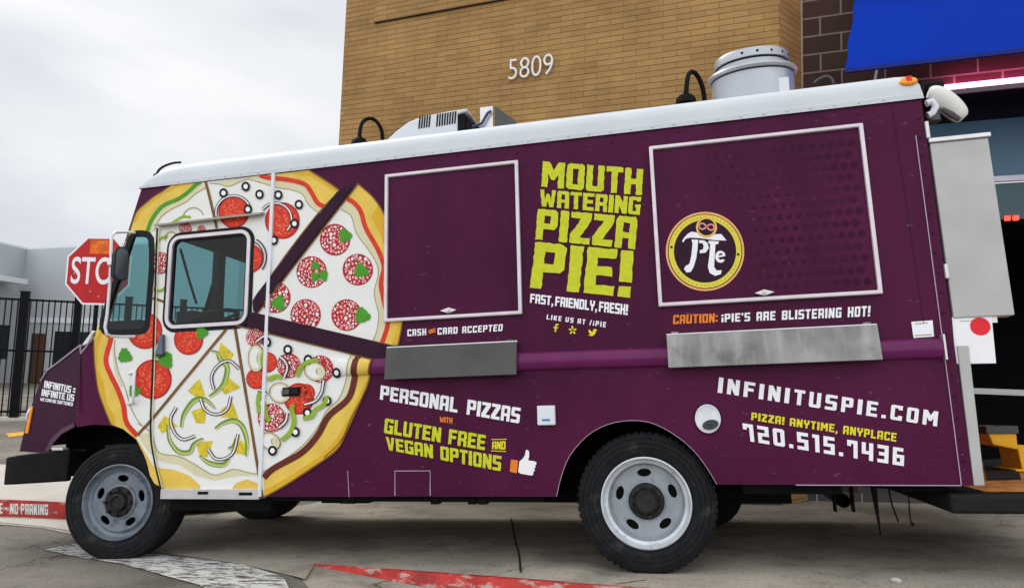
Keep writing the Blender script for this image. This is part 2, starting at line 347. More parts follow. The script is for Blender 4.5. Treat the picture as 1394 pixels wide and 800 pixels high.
def add_cracks(m, c, scale, width, amount):
    t = m.node_tree; b = t.nodes['Principled BSDF']; src = b.inputs['Base Color'].links[0].from_socket
    co = t.nodes.new('ShaderNodeTexCoord'); n = t.nodes.new('ShaderNodeTexNoise'); n.inputs['Scale'].default_value = 2.5; n.inputs['Detail'].default_value = 6
    vm = t.nodes.new('ShaderNodeVectorMath'); vm.operation = 'MULTIPLY_ADD'; vm.inputs[1].default_value = (.5, .5, .5)
    v = t.nodes.new('ShaderNodeTexVoronoi'); v.feature = 'DISTANCE_TO_EDGE'; v.inputs['Scale'].default_value = scale
    r = t.nodes.new('ShaderNodeMapRange'); r.inputs[1].default_value = 0; r.inputs[2].default_value = width; r.inputs[3].default_value = amount; r.inputs[4].default_value = 0
    n2 = t.nodes.new('ShaderNodeTexNoise'); n2.inputs['Scale'].default_value = 0.9; mk = t.nodes.new('ShaderNodeMapRange'); mk.inputs[1].default_value = .48; mk.inputs[2].default_value = .56
    mu_ = t.nodes.new('ShaderNodeMath'); mu_.operation = 'MULTIPLY'; x = t.nodes.new('ShaderNodeMix'); x.data_type = 'RGBA'; x.inputs[7].default_value = (*c, 1)
    t.links.new(co.outputs['Object'], n.inputs['Vector']); t.links.new(n.outputs['Color'], vm.inputs[0]); t.links.new(co.outputs['Object'], vm.inputs[2]); t.links.new(vm.outputs[0], v.inputs['Vector'])
    t.links.new(co.outputs['Object'], n2.inputs['Vector']); t.links.new(n2.outputs['Fac'], mk.inputs[0]); t.links.new(v.outputs['Distance'], r.inputs[0]); t.links.new(r.outputs[0], mu_.inputs[0]); t.links.new(mk.outputs[0], mu_.inputs[1])
    t.links.new(mu_.outputs[0], x.inputs[0]); t.links.new(src, x.inputs[6]); t.links.new(x.outputs[2], b.inputs['Base Color'])
CONC = mat('concrete', (0.43, 0.385, 0.31), 0.85, var=0.22, scale=1.4, bump=0.35, bscale=120, spec=0.25, detail=9)
add_scuffs(CONC, (0.16, 0.14, 0.115), 3.0, 0.50, 0.72, 0.65, (0.85, 1.15, 1), 5.0)
add_scuffs(CONC, (0.12, 0.105, 0.09), 55, 0.54, 0.66, 0.6, (1, 1, 1), 9.0)
add_scuffs(CONC, (0.55, 0.50, 0.42), 34, 0.53, 0.64, 0.45, (1, 1, 1), 19.0)
add_scuffs(CONC, (0.07, 0.06, 0.05), 0.9, 0.54, 0.70, 0.55, (1, 1, 1), 12.0)
add_scuffs(ASPH, (0.07, 0.062, 0.052), 60, 0.53, 0.65, 0.7, (1, 1, 1), 22.0)
add_cracks(CONC, (0.05, 0.043, 0.036), 0.55, 0.006, 0.85); add_cracks(ASPH, (0.05, 0.043, 0.036), 0.8, 0.010, 0.8)
SIDEW = mat('pale_concrete', (0.52, 0.49, 0.43), 0.85, var=0.12, scale=2, bump=0.3, bscale=120, spec=0.2, detail=8)
KRED = mat('red_kerb_paint', (0.46, 0.040, 0.034), 0.65, var=0.25, scale=8, bump=0.4, bscale=50)
add_scuffs(KRED, (0.46, 0.36, 0.31), 9, 0.55, 0.62, 0.85, (0.6, 1, 2), 6.0)
add_scuffs(KRED, (0.12, 0.03, 0.025), 5, 0.55, 0.72, 0.6, (1, 1, 1), 16.0)
PAINT = mat('road_paint', (0.68, 0.67, 0.64), 0.7, var=0.08)
def worn_paint():
    m, t, b = principled('worn_road_paint'); b.inputs['Roughness'].default_value = 0.8
    co = t.nodes.new('ShaderNodeTexCoord'); mpn = t.nodes.new('ShaderNodeMapping'); mpn.inputs['Rotation'].default_value = (0, 0, 0.5); mpn.inputs['Scale'].default_value = (0.55, 1.9, 1)
    n = t.nodes.new('ShaderNodeTexNoise'); n.inputs['Scale'].default_value = 15; n.inputs['Detail'].default_value = 9; n.inputs['Roughness'].default_value = 0.78
    r = t.nodes.new('ShaderNodeValToRGB'); r.color_ramp.elements[0].position = 0.465; r.color_ramp.elements[1].position = 0.50
    r.color_ramp.elements[0].color = (0.085, 0.075, 0.062, 1); r.color_ramp.elements[1].color = (0.66, 0.65, 0.61, 1)
    t.links.new(co.outputs['Object'], mpn.inputs[0]); t.links.new(mpn.outputs[0], n.inputs['Vector']); t.links.new(n.outputs['Fac'], r.inputs[0]); t.links.new(r.outputs[0], b.inputs['Base Color'])
    return m
K0 = GP(425, 768); K1 = GP(800, 797); KD = (K1 - K0)[:2] / np.linalg.norm((K1 - K0)[:2])
def kerb_h(x): return 0.145 * min(1, max(0, (x - K0[0]) / 2.0)) ** 0.9
def g_street(x, y):
    s = (np.array([x, y]) - K0[:2]); n = s[0] * -KD[1] + s[1] * KD[0]
    near = 1 - sstep(-0.2, 0.6, n) if n > -0.2 else 1
    return g(x, y) - kerb_h(x) * (1 if n < 0.9 else 0.6)
def axis_pts(a, b, c, d, st):
    far = [a * 1.0, a * .5, a * .25, a * .12]; far = [x for x in far if x < b - .5]
    mid = list(np.arange(b, c + 1e-6, st)); f2 = [x for x in (d * .12, d * .25, d * .5, d) if x > c + .5]
    return far + mid + f2
gx = axis_pts(-400, -24, 14, 400, 0.5); gy = axis_pts(-400, -12, 24, 400, 0.5)
gb = MB(); nx_ = len(gx)
gb.add([(x, y, g_street(x, y)) for y in gy for x in gx], [(j * nx_ + i, j * nx_ + i + 1, (j + 1) * nx_ + i + 1, (j + 1) * nx_ + i) for j in range(len(gy) - 1) for i in range(nx_ - 1)], ASPH)
struct(gb.build('ground', smooth=60))
far = lambda u, v: GP(u, v)
ap = [GP(u, v)[:2] for u, v in [(-330, 700), (-120, 706), (0, 714), (60, 719), (100, 728), (200, 749), (330, 768), (415, 788)]]
ap = [tuple(p) for p in ap]
e1 = K0[:2] + KD * 0.02
kend = K0[:2] + KD * 8
ap += [tuple(e1), tuple(kend), (9.5, 9.0), (-2.0, 11.0), (-2.2, 3.0), (-3.0, 1.4)]
kb = [GP(u, v) for u, v in [(-330, 684), (-120, 698), (0, 703), (85, 706.5), (150, 709)]]      # foot of the red kerb, left of the truck
ap = ap[:-1] + [(kb[4][0] + .1, kb[4][1] + 0.3), (kb[3][0], kb[3][1] + .05), (kb[2][0], kb[2][1] + .05), (kb[1][0], kb[1][1] + .05), (kb[0][0], kb[0][1] + .05)]
struct(conform('driveway', ap, 0.004, CONC))
# expansion joints in the drive
jb = MB()
JDARK = mat('joint_dark', (0.035, 0.03, 0.026), 0.9)
def gline(pts, w, m, dz, b):
    P = [np.array(p[:2]) for p in pts]
    for a, c in zip(P, P[1:]):
        d = (c - a) / max(1e-9, np.linalg.norm(c - a)); nn = np.array([-d[1], d[0]]) * w / 2; k = max(1, int(np.linalg.norm(c - a) / .25))
        for i in range(k):
            q0 = a + (c - a) * i / k; q1 = a + (c - a) * (i + 1) / k
            vs = [q0 - nn, q1 - nn, q1 + nn, q0 + nn]; b.add([(q[0], q[1], g(q[0], q[1]) + dz) for q in vs], [(0, 1, 2, 3)], m)
gline(spline([GP(696, 706), GP(701, 735), GP(706, 752), GP(709, 780)], 4), 0.014, JDARK, 0.007, jb)
gline([GP(1090, 684), GP(1130, 677), GP(1180, 672)], 0.012, JDARK, 0.007, jb)
gline([GP(235, 730), GP(330, 716), GP(420, 700)], 0.010, JDARK, 0.007, jb)
gline([GP(880, 790), GP(838, 796)], 0.008, JDARK, 0.007, jb)
struct(jb.build('driveway_joints'))
# sidewalk and red kerb at the left
NRM = []
kt = []
hts = [0.15, 0.15, 0.15, 0.15, 0.05]
sw = MB()
for p, h in zip(kb, hts): kt.append(np.array([p[0] - 0.005, p[1] + 0.02, p[2] + h]))
back = [GP(-330, 634), GP(-120, 640), GP(0, 646), GP(150, 655), GP(320, 668)]
bk = []
for p, h in zip(back, hts): bk.append(np.array([p[0], p[1], p[2] + h * .85]))
bk[-1] = np.array([kb[4][0] + .9, kb[4][1] + 1.6, g(kb[4][0] + .9, kb[4][1] + 1.6) + .03])
kin = [t + (b - t) * (0.16 / np.linalg.norm(b - t)) for t, b in zip(kt, bk)]
sw.add(kin + bk, [(i, i + 1, 6 + i, 5 + i) for i in range(4)], SIDEW)
sw.add(bk + [p - np.array([0, -.01, .3]) for p in bk], [(i, i + 1, 6 + i, 5 + i) for i in range(4)], SIDEW)
struct(sw.build('sidewalk'))
kr = MB()
dn = [p - np.array([0, 0, .05]) for p in kb]
kr.add(dn + kb + kt + kin, [(r * 5 + i, r * 5 + i + 1, (r + 1) * 5 + i + 1, (r + 1) * 5 + i) for r in range(2) for i in range(4)], KRED)
kr.add([t + np.array([0, 0, .0]) for t in kt] + kin, [(i, i + 1, 6 + i, 5 + i) for i in range(4)], SIDEW)
eK0 = kb[4] + np.array([.5, -.02, -.02])
kr.add([kb[4], kt[4], kin[4], eK0], [(0, 1, 3), (1, 2, 3)], KRED)
kerb_left = struct(kr.build('kerb'))
gl_p = [GP(u, v) for u, v in [(-330, 687), (-120, 700.5), (0, 705), (85, 708), (150, 711.5), (150, 732), (100, 723.5), (60, 717.5), (0, 711.5), (-120, 704.5), (-330, 692)]]
struct(conform('gutter', [tuple(p[:2]) for p in gl_p], 0.008, SIDEW))
# ---- flush red kerb rising to the right in the foreground
kf = MB(); tops = []; foots = []; ins = []
for i in range(33):
    s = i * 0.25 if i else 0.0
    p = K0[:2] + KD * s; h = kerb_h(p[0]); zt = g(p[0], p[1]) + 0.006
    nn = np.array([KD[1], -KD[0]])
    tops.append((p[0], p[1], zt)); q = p + nn * (0.02 + h * 0.55); foots.append((q[0], q[1], zt - h - 0.008))
    w_ = 0.035 * min(1, s / 1.0); q2 = p - nn * w_; ins.append((q2[0], q2[1], g(q2[0], q2[1]) + 0.007))
n_ = len(tops)
kf.add(foots + tops + ins, [(r * n_ + i, r * n_ + i + 1, (r + 1) * n_ + i + 1, (r + 1) * n_ + i) for r in range(2) for i in range(n_ - 1)], KRED)
struct(kf.build('kerb', smooth=40))
# concrete gutter in front of it
gut = [tuple(GP(415, 788)[:2]), tuple(K0[:2])] + [tuple(np.array(f_[:2]) + np.array([0, .03])) for f_ in foots[1:]] + [tuple(np.array(f_[:2]) - np.array([0.0, .5])) for f_ in foots[:0:-1]] + [tuple(GP(440, 812)[:2])]
gut[0] = tuple(GP(408, 783)[:2]); gut[1] = tuple(K0[:2] + np.array([0, .03]))
struct(conform('gutter', gut, 0.002, CONC, zf=g_street))
# ---- worn white stripe
stripe = [GP(u, v) for u, v in [(61, 749), (99, 741), (160, 748), (228, 757), (330, 769), (386, 786), (398, 812), (300, 812), (270, 797), (165, 768)]]
o = conform('road_marking', [tuple(p[:2]) for p in stripe], 0.008, worn_paint(), zf=lambda x, y: max(g(x, y), g_street(x, y))); struct(o)
yl = [GP(u, v) for u, v in [(8, 590), (40, 587), (44, 591), (12, 595)]]
struct(conform('road_marking', [tuple(p[:2]) for p in yl], 0.006, YEL))

# ================================================================ LETTER SHAPES (blocky sign face, 10 units high)
def R(x0, y0, x1, y1): return [(x0, y0), (x0, y1), (x1, y1), (x1, y0)]
c_ = .7
GL = {
 'A': (6, [(0, 0), (0, 9), (c_, 10), (6 - c_, 10), (6, 9), (6, 0), (3.9, 0), (3.9, 3.2), (2.1, 3.2), (2.1, 0)], [R(2.1, 5, 3.9, 8)]),
 'B': (6, [(0, 0), (0, 10), (5.2, 10), (6, 9.2), (6, 5.7), (5.4, 5.1), (6, 4.5), (6, .8), (5.2, 0)], [R(2.1, 6.1, 3.9, 8), R(2.1, 2, 3.9, 4.2)]),
 'C': (6, [(0, .8), (0, 9.2), (.8, 10), (6, 10), (6, 7), (3.9, 7), (3.9, 8), (2.1, 8), (2.1, 2), (3.9, 2), (3.9, 3.2), (6, 3.2), (6, 0), (.8, 0)], []),
 'D': (6, [(0, 0), (0, 10), (5, 10), (6, 9), (6, 1), (5, 0)], [R(2.1, 2, 3.9, 8)]),
 'E': (5.6, [(0, 0), (0, 10), (5.6, 10), (5.6, 8), (2.1, 8), (2.1, 6.1), (5, 6.1), (5, 4.1), (2.1, 4.1), (2.1, 2), (5.6, 2), (5.6, 0)], []),
 'F': (5.6, [(0, 0), (0, 10), (5.6, 10), (5.6, 8), (2.1, 8), (2.1, 6.0), (5, 6.0), (5, 4.0), (2.1, 4.0), (2.1, 0)], []),
 'G': (6, [(0, .8), (0, 9.2), (.8, 10), (6, 10), (6, 7.4), (3.9, 7.4), (3.9, 8), (2.1, 8), (2.1, 2), (3.9, 2), (3.9, 4), (3.2, 4), (3.2, 5.8), (6, 5.8), (6, 0), (.8, 0)], []),
 'H': (6, [(0, 0), (0, 10), (2.1, 10), (2.1, 6.1), (3.9, 6.1), (3.9, 10), (6, 10), (6, 0), (3.9, 0), (3.9, 4), (2.1, 4), (2.1, 0)], []),
 'I': (2.4, R(0, 0, 2.4, 10), []),
 'K': (6, [(0, 0), (0, 10), (2.1, 10), (2.1, 6.3), (3.9, 10), (6, 10), (4.6, 5), (6, 0), (3.9, 0), (2.1, 3.8), (2.1, 0)], []),
 'L': (5.4, [(0, 0), (0, 10), (2.1, 10), (2.1, 2), (5.4, 2), (5.4, 0)], []),
 'M': (7.6, [(0, 0), (0, 10), (2.2, 10), (3.8, 6.8), (5.4, 10), (7.6, 10), (7.6, 0), (5.5, 0), (5.5, 5.2), (4.4, 3), (3.2, 3), (2.1, 5.2), (2.1, 0)], []),
 'N': (6.2, [(0, 0), (0, 10), (2.2, 10), (4.1, 5.6), (4.1, 10), (6.2, 10), (6.2, 0), (4.0, 0), (2.1, 4.4), (2.1, 0)], []),
 'O': (6, [(0, .8), (0, 9.2), (.8, 10), (5.2, 10), (6, 9.2), (6, .8), (5.2, 0), (.8, 0)], [R(2.1, 2, 3.9, 8)]),
 'P': (6, [(0, 0), (0, 10), (5.2, 10), (6, 9.2), (6, 4.4), (5.2, 3.6), (2.1, 3.6), (2.1, 0)], [R(2.1, 5.5, 3.9, 8)]),
 'R': (6, [(0, 0), (0, 10), (5.2, 10), (6, 9.2), (6, 5.2), (5.3, 4.5), (6, 3.8), (6, 0), (3.9, 0), (3.9, 3.4), (2.1, 3.4), (2.1, 0)], [R(2.1, 5.4, 3.9, 8)]),
 'S': (6, [(0, 0), (0, 2), (3.9, 2), (3.9, 4), (.8, 4), (0, 4.8), (0, 9.2), (.8, 10), (6, 10), (6, 8), (2.1, 8), (2.1, 6), (5.2, 6), (6, 5.2), (6, .8), (5.2, 0)], []),
 'T': (5.6, [(1.75, 0), (1.75, 8), (0, 8), (0, 10), (5.6, 10), (5.6, 8), (3.85, 8), (3.85, 0)], []),
 'U': (6, [(0, .8), (0, 10), (2.1, 10), (2.1, 2), (3.9, 2), (3.9, 10), (6, 10), (6, .8), (5.2, 0), (.8, 0)], []),
 'V': (6, [(0, 10), (2.1, 10), (3, 3.4), (3.9, 10), (6, 10), (4.2, 0), (1.8, 0)], []),
 'W': (8, [(0, 10), (2, 10), (2.5, 4), (3.3, 7.6), (4.7, 7.6), (5.5, 4), (6, 10), (8, 10), (6.9, 0), (4.8, 0), (4, 3.6), (3.2, 0), (1.1, 0)], []),
 'Y': (6, [(1.95, 0), (1.95, 3.6), (0, 6), (0, 10), (2.1, 10), (2.1, 6.4), (3.9, 6.4), (3.9, 10), (6, 10), (6, 6), (4.05, 3.6), (4.05, 0)], []),
 'Z': (5.8, [(0, 0), (0, 2.6), (2.9, 8), (0, 8), (0, 10), (5.8, 10), (5.8, 7.6), (2.8, 2), (5.8, 2), (5.8, 0)], []),
 '0': (6, [(0, .8), (0, 9.2), (.8, 10), (5.2, 10), (6, 9.2), (6, .8), (5.2, 0), (.8, 0)], [R(2.1, 2, 3.9, 8)]),
 '1': (3.6, [(1.4, 0), (1.4, 8), (0, 8), (0, 10), (3.6, 10), (3.6, 0)], []),
 '2': (5.8, [(0, 0), (0, 6), (3.7, 6), (3.7, 8), (0, 8), (0, 10), (5.8, 10), (5.8, 4.2), (2.1, 4.2), (2.1, 2), (5.8, 2), (5.8, 0)], []),
 '3': (5.8, [(0, 0), (0, 2), (3.7, 2), (3.7, 4.1), (.8, 4.1), (.8, 6), (3.7, 6), (3.7, 8), (0, 8), (0, 10), (5.8, 10), (5.8, 0)], []),
 '4': (6, [(3.8, 0), (3.8, 3.4), (0, 3.4), (0, 10), (2.1, 10), (2.1, 5.3), (3.8, 5.3), (3.8, 10), (6, 10), (6, 0)], []),
 '5': (5.8, [(0, 0), (0, 2), (3.7, 2), (3.7, 4.2), (0, 4.2), (0, 10), (5.8, 10), (5.8, 8), (2.1, 8), (2.1, 6.1), (5.8, 6.1), (5.8, 0)], []),
 '6': (6, [(0, 0), (0, 10), (5.4, 10), (5.4, 8), (2.1, 8), (2.1, 6.1), (6, 6.1), (6, 0)], [R(2.1, 2, 3.9, 4.2)]),
 '7': (5.4, [(3.3, 0), (3.3, 8), (2, 8), (2, 6.6), (0, 6.6), (0, 10), (5.4, 10), (5.4, 0)], []),
 '8': (6, [(0, 0), (0, 10), (6, 10), (6, 0)], [R(2.1, 6.1, 3.9, 8), R(2.1, 2, 3.9, 4.2)]),
 '.': (2.2, R(0, 0, 2.2, 2.2), []), ',': (2.2, [(0, -1.6), (.4, 0), (.2, 2.2), (2.2, 2.2), (2.2, 0), (1.2, -1.6)], []),
 "'": (1.8, R(0, 7, 1.8, 10), []), ':': (2, R(0, 1, 2, 3), None), '!': (2.4, R(0, 3.2, 2.4, 10), None), '=': (4.6, R(0, 2, 4.6, 4), None),
 '/': (4, [(0, 0), (2, 10), (4, 10), (2, 0)], []), 'i': (2.2, R(0, 0, 2.2, 5.6), None), ' ': (3.2, None, []),
 '-': (4, R(0, 4, 4, 6), []), '*': (3, R(.4, 3.6, 2.6, 6), []),
}
EXTRA = {':': R(0, 6, 2, 8), '!': R(0, 0, 2.4, 2.2), '=': R(0, 6, 4.6, 8), 'i': R(0, 7, 2.2, 9.2)}
def densify(lp, step, jit, rnd):
    out = []
    for a, b in zip(lp, lp[1:] + lp[:1]):
        k = max(1, int(math.hypot(b[0] - a[0], b[1] - a[1]) / step))
        for i in range(k):
            t = i / k; out.append((a[0] + (b[0] - a[0]) * t + rnd.uniform(-jit, jit), a[1] + (b[1] - a[1]) * t + rnd.uniform(-jit, jit)))
    return out
def text_polys(s, gap=0.9, jit=0.0, space=3.2):
    rnd = random.Random(s); x = 0; out = []
    for ch in s:
        w, o, h = GL[ch]
        if ch == ' ': x += space; continue
        lps = [[o] + (h or [])] + ([[EXTRA[ch]]] if ch in EXTRA else [])
        for lp in lps:
            out.append([[(px + x, py) for px, py in (densify(l, 0.8, jit, rnd) if jit else l)] for l in lp])
        x += w + gap
    return out, x - gap
def text_on(b, s, TL, TR, BL, BR, m, proj, gap=0.9, jit=0.0, space=3.2):
    polys, wid = text_polys(s, gap, jit, space)
    TL, TR, BL, BR = [np.array(q, float) for q in (TL, TR, BL, BR)]
    for lps in polys:
        L3 = []
        for lp in lps:
            L3.append([proj(*((BL * (1 - x / wid) + BR * (x / wid)) * (1 - y / 10) + (TL * (1 - x / wid) + TR * (x / wid)) * (y / 10))) for x, y in lp])
        b.poly(L3, m)

# ================================================================ TRUCK
WID = 2.15
truck = empty('food_truck'); truck.matrix_world = Matrix([[*TW[0], 0], [*TW[1], 0], [*TW[2], ZO], [0, 0, 0, 1]])
tag(truck, 'purple pizza food truck with white roof and giant pizza print parked on the drive', 'food truck')
def XZ(u, v, Y=0.0): return tuple(S(u, v, Y))
def loop(pts, Y=0.0, flat=True): return [XZ(u, v, 0.0) if Y == 0 else (S(u, v)[0], Y, S(u, v)[2]) for u, v in pts]
def rounded(x0, z0, x1, z1, r, n=6):
    out = []
    for cx, cz, a0 in ((x1 - r, z1 - r, 0), (x0 + r, z1 - r, 90), (x0 + r, z0 + r, 180), (x1 - r, z0 + r, 270)):
        for i in range(n + 1):
            a = math.radians(a0 + 90 * i / n); out.append((cx + r * math.cos(a), cz + r * math.sin(a)))
    return out
# --- side outline in (X,Z)
WX, WZ = 1.657, -0.027                         # rear wheel centre
FX = -2.045
fa = zc([(215, 180), (255, 130), (290, 95), (350, 70), (430, 58), (490, 62), (560, 78), (620, 125), (660, 200), (684, 290), (750, 352)], 3.334, 0, 560)
front_arch = [S(u, v) for u, v in fa]
rapx = [(758, 675.5), (764, 650), (776, 620), (800, 593), (827, 578), (857, 572.6), (884, 575), (908, 585.5), (932, 602), (950, 620), (965, 641), (975.5, 659)]
ra = [(S(u, v)[0], S(u, v)[2]) for u, v in spline(rapx, 3)]
out = [(-2.016, 2.283), (3.385, 2.283), (3.385, 0.075)]
out += ra[::-1] + [(-0.89, 0.003), (-0.89, 0.03)]
fap = [(p[0], p[2]) for p in front_arch[::-1]]
fap = [p for p in fap if p[0] > -2.44]
out += [(fap[0][0] + 0.02, 0.03)] + fap + [(-2.45, 0.53), (-2.45, 1.03), (-2.345, 1.14), (-2.334, 1.172)]
qw = zc([(300, 82), (350, 80), (388, 88), (410, 118), (416, 200), (415, 300), (405, 430), (395, 560), (388, 680), (376, 704), (345, 716), (240, 722), (150, 726), (108, 712), (88, 690), (85, 640), (104, 560), (150, 440), (200, 325), (248, 180), (275, 110)], 4.706, 120, 300)
qw = [S(u, v) for u, v in qw]; qw = [(max(p[0], -2.016 - (2.283 - p[2]) * 0.286 + 0.025), p[2]) for p in qw]
qcx = sum(p[0] for p in qw) / len(qw); qcz = sum(p[1] for p in qw) / len(qw)
def inset(lp, d):
    cx = sum(p[0] for p in lp) / len(lp); cz = sum(p[1] for p in lp) / len(lp); o = []; n = len(lp)
    for i in range(n):
        a = np.array(lp[i - 1]); b = np.array(lp[i]); c = np.array(lp[(i + 1) % n])
        t = (c - a) / (np.linalg.norm(c - a) + 1e-9); nn = np.array([-t[1], t[0]])
        if nn @ (np.array([cx, cz]) - b) < 0: nn = -nn
        o.append(tuple(b + nn * d))
    return o
cwp = [S(u, v) for u, v in [(230, 318), (347, 309), (347, 440), (230, 447)]]
cw = rounded(cwp[0][0] + 0.012, 1.165, cwp[1][0] - 0.008, 1.884, 0.10)
def side_loop(lp, Y): return [(x, Y, z) for x, z in lp]
body = MB()
body.poly([side_loop(out, 0.0), side_loop(inset(qw, .012), 0.0), side_loop(inset(cw, .012), 0.0)], PURPLE)
body.poly([side_loop(out, WID)], PURPLE)
# front with windscreen opening
def FR(y, t): return (-2.016 - 0.318 * t, y, 2.283 - 1.111 * t)
body.poly([[FR(0, 0), FR(WID, 0), FR(WID, 1), FR(0, 1)], [FR(.09, .25), FR(1.07, .25), FR(1.07, .90), FR(.09, .90)], [FR(1.15, .25), FR(WID - .09, .25), FR(WID - .09, .90), FR(1.15, .90)]], PURPLE)
body.poly([[(3.385, 0, 2.283), (3.385, WID, 2.283), (3.385, WID, .075), (3.385, 0, .075)]], PURPLE)
body.add([(-1.7, .67, .03), (3.385, .67, .12), (3.385, WID - .67, .12), (-1.7, WID - .67, .03)], [(0, 1, 2, 3)], CHASSIS)
for z in np.arange(.2, 2.2, .115): body.lathe([(.007, 0), (.005, .004), (0, .005)], (3.352, -.001, z), (0, -1, 0), PURPLE_D, 8)
for x in np.arange(0.1, 3.2, .21): body.lathe([(.006, 0), (.004, .003), (0, .004)], (x, -.001, 2.235 - .01 * math.sin(x * 9)), (0, -1, 0), PURPLE_D, 8)
for x in np.arange(2.2, 3.3, .16): body.lathe([(.006, 0), (.004, .003), (0, .004)], (x, -.001, .105), (0, -1, 0), PURPLE, 8)
body_o = body.build('body', truck)
# cab inside
ci = MB()
ci.box((-0.93, .03, .1), (-0.90, WID - .03, 2.27), CABIN)
ci.box((-2.26, .03, .9), (-1.98, WID - .03, 1.27), CABIN); ci.box((-2.15, .62, 1.27), (-1.98, WID - .5, 1.42), CABIN)
ci.box((-2.2, .03, .32), (-0.95, WID - .03, .36), CABIN)
ci.poly([side_loop([(-2.0, 2.28), (-.93, 2.28), (-.93, .4), (-2.2, .4), (-2.3, 1.15)], WID - .02)], CABIN)
def FRi(y, t): p_ = FR(y, t); return (p_[0] + .04, p_[1], p_[2])
ci.hexa([FRi(.03, 0), FRi(WID - .03, 0), FRi(WID - .03, .26), FRi(.03, .26)], [(FRi(0, 0)[0] + .03, .03, FRi(0, 0)[2]), (FRi(0, 0)[0] + .03, WID - .03, FRi(0, 0)[2]), (FRi(0, .26)[0] + .03, WID - .03, FRi(0, .26)[2]), (FRi(0, .26)[0] + .03, .03, FRi(0, .26)[2])], CABIN)
ci.box((-2.16, 1.06, 1.3), (-2.10, 1.16, 2.1), CABIN)
ci.poly([side_loop([(-2.0, 2.28), (-.93, 2.28), (-.93, .4), (-2.15, .6), (-2.3, 1.15)], .025), side_loop(qw, .025), side_loop(cw, .025)], CABIN)
ci.add([(-2.02, .03, 2.27), (-.92, .03, 2.27), (-.92, WID - .03, 2.27), (-2.02, WID - .03, 2.27)], [(0, 1, 2, 3)], CABIN)
ci.build('cab_interior', truck)
sb = MB(); sb.box((-1.24, .35, .75), (-1.06, .85, 1.66), CABIN); sb.box((-1.6, .33, .66), (-1.12, .82, .78), CABIN)
sb.build('seat', truck, bevel=.04, smooth=40)
sw_ = MB(); axs = Vector((-0.45, 0, 1)).normalized(); cc = Vector((-1.76, .55, 1.30))
uu = axs.cross(Vector((0, 1, 0))).normalized(); ww = Vector((0, 1, 0))
ring = [cc + (uu * math.cos(a) + ww * math.sin(a)) * 0.21 for a in np.linspace(0, 2 * math.pi, 29)]
sw_.tube(ring, .016, RUBBER, 8, cap=False)
for a in (0.5, 2.6, 4.7): sw_.tube([cc - axs * .02, cc + (uu * math.cos(a) + ww * math.sin(a)) * 0.2], .014, RUBBER, 6)
sw_.tube([cc, cc - axs * .5], .03, RUBBER, 8)
sw_.build('steering_wheel', truck, smooth=50)
# windscreen
ws = MB()
for y0, y1 in ((.091, 1.069), (1.151, WID - .091)):
    ws.add([FR(y0, .251), FR(y1, .251), FR(y1, .899), FR(y0, .899)], [(0, 1, 2, 3)], TEALW)
wso = ws.build('windscreen', truck)
wp = MB(); wp.tube([(FR(.62, .30)[0] - .02, .60, FR(.62, .30)[2]), (FR(.8, .5)[0] - .03, .82, FR(.8, .5)[2]), (FR(.9, .66)[0] - .02, .98, FR(.98, .66)[2])], .012, BLACKM, 6)
wp.build('wiper', truck)
def win(name, lp, wr, wa, depth=-0.02):
    ow = MB(); lo = inset(lp, -wr * .4); li = inset(lp, wr * .6)
    ow.slab([side_loop(lo, -.010), side_loop(li, -.010)], (0, .022, 0), RUBBER)
    w_o = ow.build(name, truck, bevel=.004)
    if wa:
        am = MB(); am.slab([side_loop(inset(lp, wr * .35), -.020), side_loop(inset(lp, wr * .35 + wa), -.020)], (0, .03, 0), FRAME)
        am.build('frame', w_o, bevel=.005)
        li = inset(lp, wr * .35 + wa - .004)
        ib = MB(); ib.slab([side_loop(inset(lp, wr * .35 + wa - .002), -.006), side_loop(inset(lp, wr * .35 + wa + .016), -.006)], (0, .02, 0), RUBBER); ib.build('gasket', w_o)
    gb_ = MB(); gb_.poly([side_loop(li, .004)], TEAL); gb_.build('pane', w_o)
    return w_o
win('quarter_window', qw, .05, 0)
win('cab_window', cw, .035, .026)

